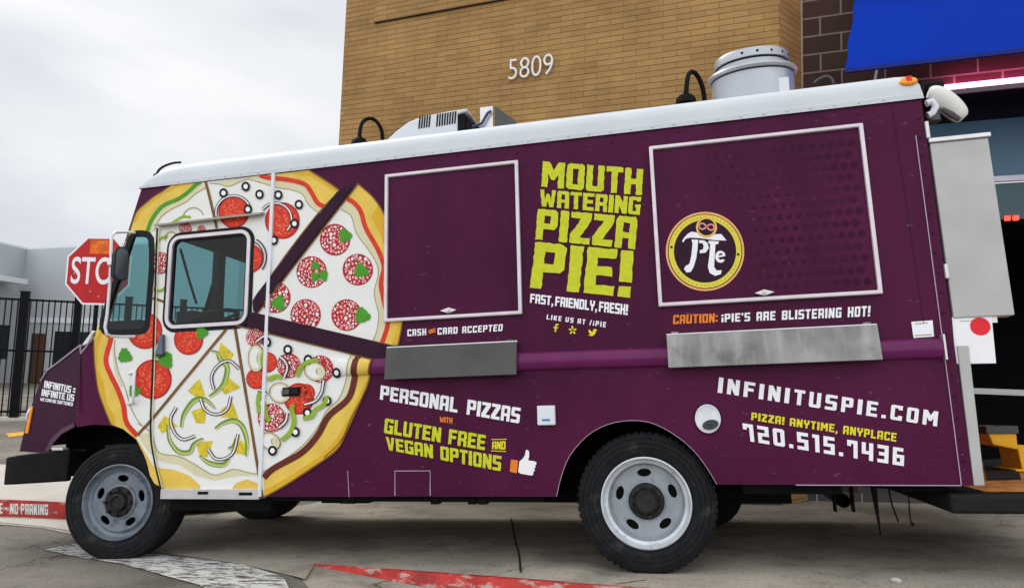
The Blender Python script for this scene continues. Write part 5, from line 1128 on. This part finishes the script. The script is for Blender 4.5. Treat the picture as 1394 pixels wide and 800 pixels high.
aw = MB(); aw.tube([tuple(S(u, v, .12)) for u, v in spline([(212, 241), (216, 232), (224, 226), (236, 222), (246, 221)], 4)], .009, BLACKM, 8); aw.lathe([(.022, -.012), (.022, .012), (0, .014)], tuple(S(213, 240, .10)), (0, -1, 0), BLACKM, 12); aw.build('antenna_cable', truck, smooth=60)
rp = MB(); rp.tube([tuple(S(u, v, .9)) for u, v in spline([(1108, 113), (1116, 107), (1124, 104), (1131, 106), (1135, 114)], 4)], .009, STEELD, 8); rp.build('roof_pipe', truck, smooth=60)

# --- rear end
rcb = MB(); rcb.box((3.40, .0, .975), (3.70, .10, 2.00), STEELL)
rco = rcb.build('rear_door', truck, bevel=.006); rl_ = MB(); rl_.box((3.392, -.012, 2.001), (3.712, .11, 2.028), ALU); rl_.build('top_rail', rco, bevel=.004)
for z0_, z1_ in ((2.03, 2.13), (1.2, 1.28)): rl_ = MB(); rl_.tube([(3.393, -.005, z0_), (3.393, -.005, z1_)], .012, ALU, 8); rl_.build('hinge', rco)
nb = MB(); P = [S(u, v, .01) for u, v in [(1296, 431), (1350, 430.5), (1356, 494), (1301, 495)]]; nb.slab([[tuple(p) for p in P]], (0, .02, 0), TEXTW)
nbo = nb.build('notice_board', truck); nd = MB(); c = S(1334.5, 444, .008); r_ = .050
nd.add([(c[0], .0085, c[2])] + [(c[0] + r_ * math.cos(t), .0085, c[2] + r_ * math.sin(t)) for t in np.linspace(0, 2 * math.pi, 29)[:-1]], [(0, i + 1, (i + 1) % 28 + 1) for i in range(28)], mat('red_dot', (0.75, 0.02, 0.03), 0.5)); nd.box((3.43, .0085, .955), (3.5, .0095, .958), OLINE); nd.build('red_dot', nbo)
bx = S(1352, 434, .02); nk = MB(); nk.box((bx[0] - .02, .02, bx[2] - .02), (bx[0] + .02, .06, bx[2] + .015), ALU); nk.build('board_clip', truck)
po = MB(); P = [S(u, v, .0) for u, v in [(1303, 470), (1319, 470), (1341, 661), (1326, 661)]]; po.slab([[tuple(p) for p in P]], (0, .08, 0), STEELL); po.build('rear_post', truck, bevel=.005)
# flood lamp on the rear corner
zf_ = lambda p: zc(p, 3.634, 1200, 100)
fl = MB(); ax_ = [S(u, v, .13) for u, v in spline([(1264, 126), (1272, 128), (1283, 135), (1297, 147), (1307, 157), (1312, 161)], 3)]
fl.tube([tuple(p) for p in ax_], [.018 + .044 * math.sin(math.pi * min(1, (i + 1.2) / (len(ax_) + 1.0))) ** .7 for i in range(len(ax_))], mat('lamp_white', (0.74, 0.72, 0.68), 0.45, var=0.04), 20)
flo = fl.build('flood_lamp', truck, smooth=50)
fg = MB(); gl_ = [S(u, v, .118) for u, v in zf_([(300, 172), (385, 226), (405, 232), (400, 215), (310, 160)])]; fg.tube([tuple(S(u, v, .10)) for u, v in zf_([(300, 176), (345, 204), (388, 229)])], [.012, .02, .014], STEELD, 8); fg.build('lens', flo)
fb = MB(); A_ = [S(u, v, .1) for u, v in zf_([(222, 150), (250, 140), (268, 165), (252, 200), (228, 210)])]; fb.tube([tuple(p) for p in A_], .022, PLASTW, 10); fb.tube([tuple(S(u, v, .12)) for u, v in zf_([(255, 190), (262, 240)])], .035, STEELD, 14); fb.build('lamp_arm', flo, smooth=60)
bc = MB(); bc.tube([tuple(S(u, v, .3)) for u, v in zf_([(205, 70), (300, 66)])], .038, BLACKM, 14); bc.build('rear_beacon', truck, smooth=40)
# rear step bumper
zt = .045
rs = MB(); rs.box((3.26, -.02, -.07), (4.12, 1.9, zt - .012), RUBBER); rs.box((3.05, .10, .03), (3.3, .5, .075), CHASSIS)
rso = rs.build('rear_bumper', truck, bevel=.02, seg=3)
far_e = SZ(1360, 622, zt)[1]
sp_ = MB(); lo = [(3.46, .05), (4.10, .05), (4.10, far_e + .2), (3.46, far_e + .2)]
p1 = SZ(1344, 652, zt); p2 = SZ(1390, 651, zt); p3 = SZ(1374, 623, zt); p4 = SZ(1338, 626, zt)
pad = [(p1[0], p1[1]), (p2[0], p2[1]), (p3[0] + .04, p3[1]), (p4[0], p4[1])]
sp_.poly([[(x, y, zt - .008) for x, y in lo]], RUST); sp_.build('step_plate', rso)
sp2 = MB(); sp2.hexa([(x, y, zt - .007) for x, y in pad], [(x, y, zt + .004) for x, y in pad], GRIP); sp2.build('grip_pad', rso)

# ================================================================ yellow bin on the step
yp = SZ(1362, 618, zt + .0)
yY = min(1.2, yp[1]); 
A = [S(u, v, yY) for u, v in [(1345, 590), (1384, 590), (1386, 612), (1352, 605)]]
yb_ = MB(); yb_.hexa([tuple(p) for p in A], [(p[0], p[1] + .3, p[2]) for p in A], YEL)
LG = [S(u, v, yY) for u, v in [(1384, 606), (1402, 606), (1404, 640), (1392, 640)]]
yb_.hexa([tuple(p) for p in LG], [(p[0], p[1] + .3, p[2]) for p in LG], YEL)
base_l = LG[3]
for v_i in range(len(yb_.v)): pass
foot = [(LG[3][0] - .05, yY - .02, zt), (LG[2][0] + .1, yY - .02, zt), (LG[2][0] + .1, yY + .32, zt), (LG[3][0] - .05, yY + .32, zt)]
yb_.hexa(foot, [(x, y, LG[3][2] + .01) for x, y, z in foot], YEL)
Mt = Matrix([[*TW[0], 0], [*TW[1], 0], [*TW[2], ZO], [0, 0, 0, 1]])
ybo = yb_.build('utility_bin', M=Mt, bevel=.008); tag(ybo, 'yellow metal bin with a grey rim on the rear step of the truck', 'bin')
yr = MB(); lo = [(A[0][0] - .01, yY - .01), (A[1][0] + .01, yY - .01), (A[1][0] + .01, yY + .31), (A[0][0] - .01, yY + .31)]; li = [(A[0][0] + .02, yY + .02), (A[1][0] - .02, yY + .02), (A[1][0] - .02, yY + .28), (A[0][0] + .02, yY + .28)]
zz = A[0][2]; yr.slab([[(x, y, zz) for x, y in lo], [(x, y, zz) for x, y in li]], (0, 0, .05), STEELD); yr.build('rim', ybo)

# ================================================================ BRICK BUILDING
ez = np.array([0, 0, 1.0])
def wall_frame(P):                              # local x along the wall, y into it, z up
    return Matrix([[WDIR[0], -WN[0], 0, P[0]], [WDIR[1], -WN[1], 0, P[1]], [0, 0, 1, P[2]], [0, 0, 0, 1]])
ORG = np.array([CORNER[0], CORNER[1], 0.0]); WF = wall_frame(ORG); WFi = WF.inverted()
def loc(p): return WFi @ Vector(p)
BRICK = brick_mat('tan_brick', (0.385, 0.225, 0.083), (0.325, 0.187, 0.066), (0.225, 0.125, 0.048), 0.30, 0.0677, 0.0040, noise=0.22, bed=0.38)
CMU = brick_mat('dark_block', (0.070, 0.036, 0.026), (0.055, 0.028, 0.022), (0.24, 0.19, 0.165), 0.406, 0.203, 0.010, bumpd=0.9, noise=0.2)
bld = empty('brick_building', tuple(ORG)); bld.matrix_world = WF
tag(bld, 'tan brick shop building with dark block entrance standing behind the food truck', 'building')
xl = loc(WP(468.5, 60))[0]; TOPZ = 7.6
bw = MB(); bw.box((xl, 0, -1.2), (0, 6, TOPZ), BRICK); bw.build('wall', bld)
# raised course panel high on the wall
a = loc(WP(511, 32)); b = loc(WP(695, -1)); rp_ = MB(); rp_.box((a[0], -.03, a[2]), (-.45, .002, TOPZ - .1), BRICK); rp_.build('wall_panel', bld)
rl2 = MB(); rl2.box((a[0], -.032, a[2] - .009), (-.45, -.0, a[2] - .001), mat('ledge_shadow_dark', (0.03, 0.02, 0.012), 0.8)); rl2.build('ledge_shadow_strip', bld)  # thin dark strip painted in as the ledge's shadow below the panel
# splayed return
rd = W @ np.array([.77, 0, .64]); rd[2] = 0; rd /= np.linalg.norm(rd)
RL = 0.46; rdl = WFi.to_3x3() @ Vector(rd)
Mr = Matrix([[rdl.x, -rdl.y, 0, 0.001], [rdl.y, rdl.x, 0, 0.001], [0, 0, 1, 0], [0, 0, 0, 1]])
rt = MB(); rt.box((0, 0, -1.2), (RL, .02, TOPZ), BRICK); rto = rt.build('return_wall', bld); rto.matrix_local = Mr
cx0 = rdl.x * RL; cy0 = rdl.y * RL
PC = np.array(WF @ Vector((cx0, cy0, 0)))
lpP = lambda u, v, off=0: loc(WP(u, v, off, PC))
zsoff = lpP(1340, 118)[2]                       # underside of the block fascia
cm = MB(); cm.box((cx0 + .004, cy0, zsoff), (cx0 + 9, cy0 + .4, TOPZ), CMU); cmo = cm.build('block_wall', bld)
cm2 = MB(); xj = lpP(1160, 200)[0]; cm2.box((cx0 + .004, cy0, -1.2), (xj, cy0 + .4, zsoff), CMU); cm2.build('block_wall', bld)
cj = MB(); cj.box((cx0 - .012, cy0 - .012, -1.2), (cx0 + .012, cy0 + .01, TOPZ), mat('mortar_bead', (0.33, 0.28, 0.22), 0.9)); cj.build('corner_joint', bld)
# storefront
DK = mat('dark_interior', (0.004, 0.004, 0.006), 0.8, spec=0.1); NAVY = mat('navy_header', (0.006, 0.007, 0.018), 0.7, spec=0.15)
SKYREF = mat('sky_reflection_blue', (0.075, 0.155, 0.235), 0.3, var=0.1, scale=1.5, spec=0.3); SKYREF2 = mat('sky_reflection_teal', (0.05, 0.11, 0.125), 0.3, var=0.15, scale=2, spec=0.3)  # sky reflection in the glass put into the pane colours
ys_ = cy0 + .35; PS = np.array(WF @ Vector((0, ys_, 0))); ls = lambda u, v: loc(WP(u, v, 0, PS))
zh = ls(1350, 162)[2]; zm = ls(1375, 243)[2]; zm2 = ls(1370, 298)[2]; zb_ = ls(1360, 533)[2]; x1 = cx0 + 9
sf = MB(); sf.box((xj, cy0 + .01, zsoff - .05), (x1, ys_ + .25, zsoff - .001), NAVY); sf.box((xj, ys_, zh), (x1, ys_ + .1, zsoff - .052), NAVY); sf.build('header', bld)
gl1 = MB(); gl1.box((xj, ys_ + .02, zm), (x1, ys_ + .05, zh), SKYREF); gl1.build('transom_pane', bld); gl2 = MB(); gl2.box((xj, ys_ + .02, zm2), (x1, ys_ + .05, zm - .04), SKYREF2); gl2.build('transom_pane', bld)
mu = MB(); mu.box((xj, ys_ - .03, zm - .03), (x1, ys_ + .018, zm + .025), mat('mullion_white', (0.72, 0.70, 0.80), 0.4)); mu.build('mullion', bld)
mu = MB(); mu.box((xj, ys_ - .03, zb_ - .028), (x1, ys_ + .018, zb_ + .028), mat('rail_grey', (0.55, 0.55, 0.55), 0.4)); mu.build('door_rail', bld)
it = MB(); it.box((xj, ys_ + 3.5, -1), (x1, ys_ + 3.6, zm2), DK); it.box((xj, ys_ + .06, zm2), (x1, ys_ + 3.6, zm2 + .05), DK); it.box((xj - .05, ys_ + .06, -1), (xj, ys_ + 3.6, zm2), DK)
it.box((xj, ys_ + .1, -.6), (x1, ys_ + 3.5, g(4.5, 4.5) + .02), DK); it.build('interior', bld)
er = ls(1377, 297); rlamp = MB(); RLM = mat('red_lamp', (1, 0.05, 0.03), 0.5, emit=1.6)
for dx in (-.035, .035): rlamp.box((er[0] + dx - .022, ys_ - .02, er[2] - .022), (er[0] + dx + .022, ys_ + .018, er[2] + .022), RLM)
rlamp.build('red_indicator', bld)
kp = MB(); zk = g(4, 3.5) + .0; kp.box((xj - 1.5, cy0 - .006, -1.0), (x1, ys_ + .06, zk + .07), mat('plinth_grey', (0.10, 0.095, 0.09), 0.8)); 
for i in range(8): kp.box((xj - 1.2 + i * .41, cy0 - .009, -1), (xj - 1.19 + i * .41, cy0 - .005, zk + .07), SIDEW)
kp.box((xl + .01, -.006, -1.0), (-.01, .05, g(1.5, 3.6) + .2), mat('plinth_grey', (0.10, 0.095, 0.09), 0.8)); kp.build('plinth', bld)
# pink light strip
PK = mat('pink_light', (1.0, 0.15, 0.44), 0.5, emit=9.0); lt = MB(); xs = lpP(1283, 122)[0]
lt.box((xs, cy0 - .11, zsoff - .028), (x1, cy0 - .001, zsoff + .018), PK); lto = lt.build('light_strip', M=WF); tag(lto, 'glowing pink light strip under the dark block wall by the entrance', 'light strip')
l3 = MB(); l3.box((xs, cy0 - .115, zsoff - .045), (x1, cy0 - .0, zsoff - .036), PLASTW); l3.build('strip_tray', lto)
# house number
def font_mesh(s, size, ext, m, name, parent, M, bold=0.0, shear=0.0):
    cu = bpy.data.curves.new(name, 'FONT'); cu.body = s; cu.size = size; cu.extrude = ext; cu.offset = bold; cu.shear = shear; cu.align_x = 'CENTER'; cu.align_y = 'CENTER'
    t = bpy.data.objects.new('tmp', cu); col.objects.link(t); bpy.context.view_layer.update()
    me = bpy.data.meshes.new_from_object(t.evaluated_get(bpy.context.evaluated_depsgraph_get())); me.name = name
    bpy.data.objects.remove(t); bpy.data.curves.remove(cu)
    me.materials.clear(); me.materials.append(m); o = bpy.data.objects.new(name, me); col.objects.link(o)
    if parent is not None: o.parent = parent; o.matrix_local = M
    else: o.matrix_world = M
    return o
d0 = loc(WP(694, 97)); d1 = loc(WP(754, 92)); dc = (d0 + d1) / 2
RX = Matrix.Rotation(math.pi / 2, 4, 'X')
num = font_mesh('5809', .30, .012, mat('number_white', (0.78, 0.76, 0.74), 0.4), 'house_number', None, WF @ Matrix.Translation((dc.x, -.035, dc.z)) @ RX, -.004, .0)
wnow = max(v.co.x for v in num.data.vertices) - min(v.co.x for v in num.data.vertices); hnow = max(v.co.y for v in num.data.vertices) - min(v.co.y for v in num.data.vertices)
ht = abs(loc(WP(697, 84)).z - loc(WP(697, 111)).z); kx = (d1 - d0).length / wnow; kz = ht / hnow
for v in num.data.vertices: v.co.x *= kx; v.co.y *= kz
tag(num, 'white raised house number 5809 on the tan brick wall', 'house number')
# awning
PA = np.array(WF @ Vector((0, cy0 - .95, 0))); la = lambda u, v: loc(WP(u, v, 0, PA))
aL = la(1150, 96); aR = la(1394, 66); zA = (aL[2] + aR[2]) / 2; tl = lpP(1164, -4)
AWB = mat('blue_awning', (0.001, 0.030, 0.34), 0.75, var=0.08, scale=1.2, spec=0.08, bump=0.2, bscale=2.2)
kk = (lpP(1164, -4)[2] - zA); slope_top = zA + kk * 1.8; yt = cy0 - .01
av = MB(); xe = x1
nA = 14; rowsA = []
for j in range(nA + 1):
    t = j / nA; y = (cy0 - .95) + (.94) * t; z = zA + (slope_top - zA) * t; x0_ = aL[0] + (tl[0] - aL[0]) * min(1, t * 1.8) + .012 * math.sin(j * 2.1)
    rowsA.append([(x0_, y - .0, z), (xe, y, z)])
av.add([p for r_ in rowsA for p in r_], [(i * 2, i * 2 + 1, i * 2 + 3, i * 2 + 2) for i in range(nA)], AWB)
av.add([(p[0], p[1] + .012, p[2] - .012) for r_ in rowsA for p in r_], [(i * 2, i * 2 + 1, i * 2 + 3, i * 2 + 2) for i in range(nA)], AWB)
av.box((aL[0], cy0 - .96, zA - .03), (xe, cy0 - .93, zA + .006), mat('awning_hem', (0.003, 0.012, 0.16), 0.6))
avo = av.build('awning', M=WF); tag(avo, 'bright blue sloping awning over the dark block wall entrance', 'awning')
ab = MB()
for u in (1194,): 
    q = la(u, 90); ab.tube([(q[0], cy0 - .93, zA - .02), (q[0], cy0 - .0, zA - .25)], .012, PLASTW, 8)
ab.tube([(aL[0] + .05, cy0 - .93, zA - .012), (xe, cy0 - .93, zA - .012)], .015, PLASTW, 8); ab.build('frame', avo)
# gooseneck lamps
def gooseneck(pts, label):
    P = [WP(u, v, off) for u, v, off in pts]; r0 = empty('wall_lamp', tuple(P[0])); inv = Matrix.Translation(r0.location)
    b = MB(); b.tube([Vector(p) - r0.location for p in spline(P, 5)], .024, BLACKM, 12); b.build('arm', r0, smooth=60)
    e = Vector(P[-1]) - r0.location; s_ = MB(); s_.lathe([(.028, .06), (.032, .03), (.075, .015), (.10, -.02), (.108, -.07), (.103, -.07), (.07, -.015), (0, .0)], tuple(e), (0, 0, 1), BLACKM, 24); s_.build('lamp_shade', r0, smooth=40)
    w_ = MB(); w_.lathe([(.05, 0), (.05, .02), (0, .022)], (0, 0, 0), tuple(WN), BLACKM, 20); w_.build('wall_plate', r0)
    tag(r0, label, 'wall lamp', 'black gooseneck lamps on the brick wall')
gooseneck([(519, 215, .0), (520.5, 196, .05), (519.5, 178, .08), (512, 165, .14), (503, 161.5, .2), (494, 166, .26), (490, 178, .3), (489.5, 191, .3)], 'black gooseneck lamp on the brick wall left of the truck air conditioner')
gooseneck([(955, 165, .0), (959, 142, .05), (957, 122, .08), (951, 106, .14), (944, 98.5, .2), (938, 101, .26), (935, 114, .3), (934, 133, .3)], 'black gooseneck lamp on the brick wall beside the round roof fan')

# ================================================================ STOP SIGN
Pc = AT(134, 368.5, 7.7); R8 = abs(AT(178, 368, 7.7) - AT(90, 368, 7.7))
rad = 93 / F * 7.7 / 2 / math.cos(math.pi / 8)
toC = -W[:, 2]; yaw = math.atan2(toC[1], toC[0]) + math.pi / 2 - math.radians(5)
sg = empty('stop_sign', (Pc[0], Pc[1], g(Pc[0], Pc[1]) + .1), rz=yaw); zc0 = Pc[2] - (g(Pc[0], Pc[1]) + .1)
tag(sg, 'red octagonal STOP sign on a post beyond the front of the truck', 'stop sign')
oct_ = lambda r, y: [(r * math.cos(math.pi / 8 + k * math.pi / 4), y, zc0 + r * math.sin(math.pi / 8 + k * math.pi / 4)) for k in range(8)]
s1 = MB(); s1.slab([oct_(rad, -.002)], (0, .004, 0), TEXTW); s1o = s1.build('sign_plate', sg)
SRED = mat('sign_red', (0.50, 0.010, 0.012), 0.4, var=0.1, scale=6)
s2 = MB(); s2.poly([oct_(rad * .945, -.0045)], SRED); s2.poly([[(-.12, -.0056, zc0 + .19), (.145, -.0056, zc0 + .19), (.145, -.0056, zc0 + .345), (-.12, -.0056, zc0 + .345)]], mat('orange_fade', (0.78, 0.13, 0.01), 0.45, var=0.4, scale=9))
for (u, v) in [(138, 330), (137, 404), (125, 397), (100, 372)]:
    q = AT(u, v, 7.7); lx = (q - Pc) @ np.array([math.cos(yaw), math.sin(yaw), 0]); s2.lathe([(.01, 0), (.008, .004), (0, .005)], (lx, -.0058, q[2] - sg.location.z), (0, -1, 0), STEELL, 10)
s2.build('sign_face', s1o)
stx = font_mesh('STOP', .42, .0005, TEXTW, 'lettering', s1o, Matrix.Translation((0, -.0075, zc0)) @ RX, .005)
sh_ = max(v.co.y for v in stx.data.vertices) - min(v.co.y for v in stx.data.vertices); sw2 = max(v.co.x for v in stx.data.vertices) - min(v.co.x for v in stx.data.vertices); my = (max(v.co.y for v in stx.data.vertices) + min(v.co.y for v in stx.data.vertices)) / 2
for v in stx.data.vertices: v.co.x *= rad * 1.55 / sw2; v.co.y = (v.co.y - my) * rad * .74 / sh_
s3 = MB(); s3.box((-.018, .003, -.15), (.018, .03, zc0 + rad * .8), BLACKM); s3.build('post', sg)

# ================================================================ FENCE
FB = [GP(-260, 560), GP(0, 572), GP(25, 571)]
fz0 = GP(0, 572); fz1 = GP(20, 571)
fA = GP(-60, 574); dirf = W @ np.array([1, 0, .35]); dirf[2] = 0; dirf /= np.linalg.norm(dirf)
fp0 = GP(10, 571.5)
BLK = mat('fence_black', (0.005, 0.0055, 0.007), 0.6, var=0.15, spec=.1)
def ray_fence(u):                              # where the fence line meets the view ray of column u
    d = (W @ ray(u, 480))[:2]; A_ = np.array([[dirf[0], -d[0]], [dirf[1], -d[1]]]); s_ = np.linalg.solve(A_, CAM[:2] - fp0[:2]); return s_[0]
fence = empty('fence', (fp0[0], fp0[1], 0), rz=math.atan2(dirf[1], dirf[0])); tag(fence, 'tall black picket fence along the parking lot behind the stop sign', 'fence')
def hgt(u, v, s_):
    p = fp0 + dirf * s_; dpt = (W.T @ (p - CAM))[2]; return AT(u, v, dpt)[2]
sA = ray_fence(10); zt_f = hgt(10, 402, sA); zg = g(fp0[0], fp0[1]); Hf = zt_f - zg
pk = MB(); s0, s1_ = ray_fence(-220), ray_fence(330)
for s_ in np.arange(s0, s1_, .115): pk.box((s_ - .011, -.011, zg + .08), (s_ + .011, .011, zt_f - .03), BLK)
pk.build('pickets', fence)
rl3 = MB()
for z in (zg + .18, zg + Hf * .56, zt_f - .06): rl3.box((s0, -.02, z - .022), (s1_, .02, z + .022), BLK)
rl3.build('rail', fence)
for u, wp_ in ((27, .15), (101, .13), (-60, .13), (170, .13), (245, .13)):
    s_ = ray_fence(u); fpst = MB(); fpst.box((s_ - wp_ / 2, -.07, zg - .1), (s_ + wp_ / 2, .07, zt_f + .10), BLK); fpst.box((s_ - wp_ / 2 - .01, -.08, zt_f + .101), (s_ + wp_ / 2 + .01, .08, zt_f + .125), BLK); fpst.build('post', fence)
kc = MB(); kc.box((s0, -.18, zg - .1), (s1_, .18, zg + .06), SIDEW); kk_ = kc.build('fence_kerb', M=fence.matrix_basis.copy()); struct(kk_)

# ================================================================ GREY BUILDING BEYOND
Dp = 30.0; GREY = mat('grey_render', (0.47, 0.495, 0.52), 0.85, var=0.05, scale=.5); GREYL = mat('grey_trim', (0.72, 0.75, 0.78), 0.8, var=.04)
pi_ = AT(36, 339.5, Dp); pl_ = AT(-150, 322, Dp * .78); pr_ = AT(330, 300, Dp * .86)
def wall2(p, q, ztop, b, m, th=.4, zlo=-1.5):
    d = (q - p)[:2]; L_ = np.linalg.norm(d); d /= L_; n = np.array([-d[1], d[0]])
    if n @ (CAM - p)[:2] > 0: n = -n
    b.hexa([(p[0], p[1], zlo), (q[0], q[1], zlo), (q[0] + n[0] * th, q[1] + n[1] * th, zlo), (p[0] + n[0] * th, p[1] + n[1] * th, zlo)], [(p[0], p[1], ztop), (q[0], q[1], ztop), (q[0] + n[0] * th, q[1] + n[1] * th, ztop), (p[0] + n[0] * th, p[1] + n[1] * th, ztop)], m)
zt2 = pi_[2]
gbld = empty('warehouse', (pi_[0], pi_[1], 0)); tag(gbld, 'pale grey flat roofed warehouse behind the black fence', 'building')
w3 = MB(); O_ = np.array([pi_[0], pi_[1], 0]); wall2(pl_ - O_, pi_ - O_, zt2, w3, GREY); wall2(pi_ - O_, pr_ - O_, zt2, w3, GREY, .41); w3.build('wall', gbld)
cpg = MB(); dcap = np.array([0, 0, 0]); wall2(pl_ - O_, pi_ - O_, zt2 + .08, cpg, GREYL, .5, zt2 + .001); wall2(pi_ - O_, pr_ - O_, zt2 + .078, cpg, GREYL, .52, zt2 + .002); cpg.build('coping', gbld)
dlt = (pl_ - pi_); dlt[2] = 0; dlt /= np.linalg.norm(dlt); nl_ = np.array([-dlt[1], dlt[0], 0]); nl_ = nl_ if nl_ @ (CAM - pi_) > 0 else -nl_
can = MB(); c1 = dlt * 1.0; zc2 = AT(10, 380, Dp * .97)[2]
can.hexa([tuple(c1 + [0, 0, zc2 - .22]), tuple(c1 + dlt * 5 + [0, 0, zc2 - .22]), tuple(c1 + dlt * 5 + nl_ * .9 + [0, 0, zc2 - .22]), tuple(c1 + nl_ * .9 + [0, 0, zc2 - .22])], [tuple(c1 + [0, 0, zc2]), tuple(c1 + dlt * 5 + [0, 0, zc2]), tuple(c1 + dlt * 5 + nl_ * .9 + [0, 0, zc2]), tuple(c1 + nl_ * .9 + [0, 0, zc2])], GREYL); can.build('canopy', gbld)
dr2 = pr_ - pi_; dr2[2] = 0; dr2 /= np.linalg.norm(dr2); nr_ = np.array([-dr2[1], dr2[0], 0]); nr_ = nr_ if nr_ @ (CAM - pi_) > 0 else -nr_
def panel(name, d, n, a0, a1, z0, z1, m, pr=.03):
    b = MB(); b.hexa([tuple(d * a0 + [0, 0, z0]), tuple(d * a1 + [0, 0, z0]), tuple(d * a1 + n * pr + [0, 0, z0]), tuple(d * a0 + n * pr + [0, 0, z0])], [tuple(d * a0 + [0, 0, z1]), tuple(d * a1 + [0, 0, z1]), tuple(d * a1 + n * pr + [0, 0, z1]), tuple(d * a0 + n * pr + [0, 0, z1])], m); b.build(name, gbld)
DGL = mat('dark_window', (0.02, 0.024, 0.03), 0.2); BRN = mat('brown_door', (0.10, 0.05, 0.025), 0.6)
panel('window', dlt, nl_, .6, 2.4, .9, 2.3, DGL); panel('door', dr2, nr_, .9, 1.7, -.4, 2.0, BRN); panel('window', dr2, nr_, 2.3, 4.6, .7, 2.1, DGL); panel('band', dr2, nr_, .05, 12, 2.45, 2.65, GREYL, .05); panel('base_band', dr2, nr_, 1.9, 12, -.6, .45, DGL, .04)

# ================================================================ small stone on the drive
sp = GP(1220, 793); stn = MB(); rnd = random.Random(2)
ico = bmesh.new(); bmesh.ops.create_icosphere(ico, subdivisions=2, radius=.024)
for v in ico.verts: v.co = Vector((v.co.x * 1.1, v.co.y * .8, v.co.z * .6)) * (1 + rnd.uniform(-.18, .18))
me = bpy.data.meshes.new('stone'); ico.to_mesh(me); ico.free(); me.materials.append(SIDEW); sto = bpy.data.objects.new('stone', me); col.objects.link(sto); sto.location = (sp[0], sp[1], g(sp[0], sp[1]) + .014)
tag(sto, 'small pale stone lying on the drive under the rear of the truck', 'stone')
# kerb lettering
kl = MB()
kA, kB = kb[2], kb[3]
def kface(u, v):                                # on the red kerb face
    n = np.cross(kB - kA, kt[2] - kA); n /= np.linalg.norm(n); d = W @ ray(u, v); s_ = n @ (kA - CAM) / (n @ d); p = CAM + d * s_
    if n @ (CAM - kA) < 0: n = -n
    return tuple(p + n * .006)
text_on(kl, 'FIRE LANE * NO PARKING', (-40, 683), (66, 686), (-40, 697), (66, 700.5), PAINT, kface, 1.2, .15, 3.5)
kl.build('lettering', kerb_left)
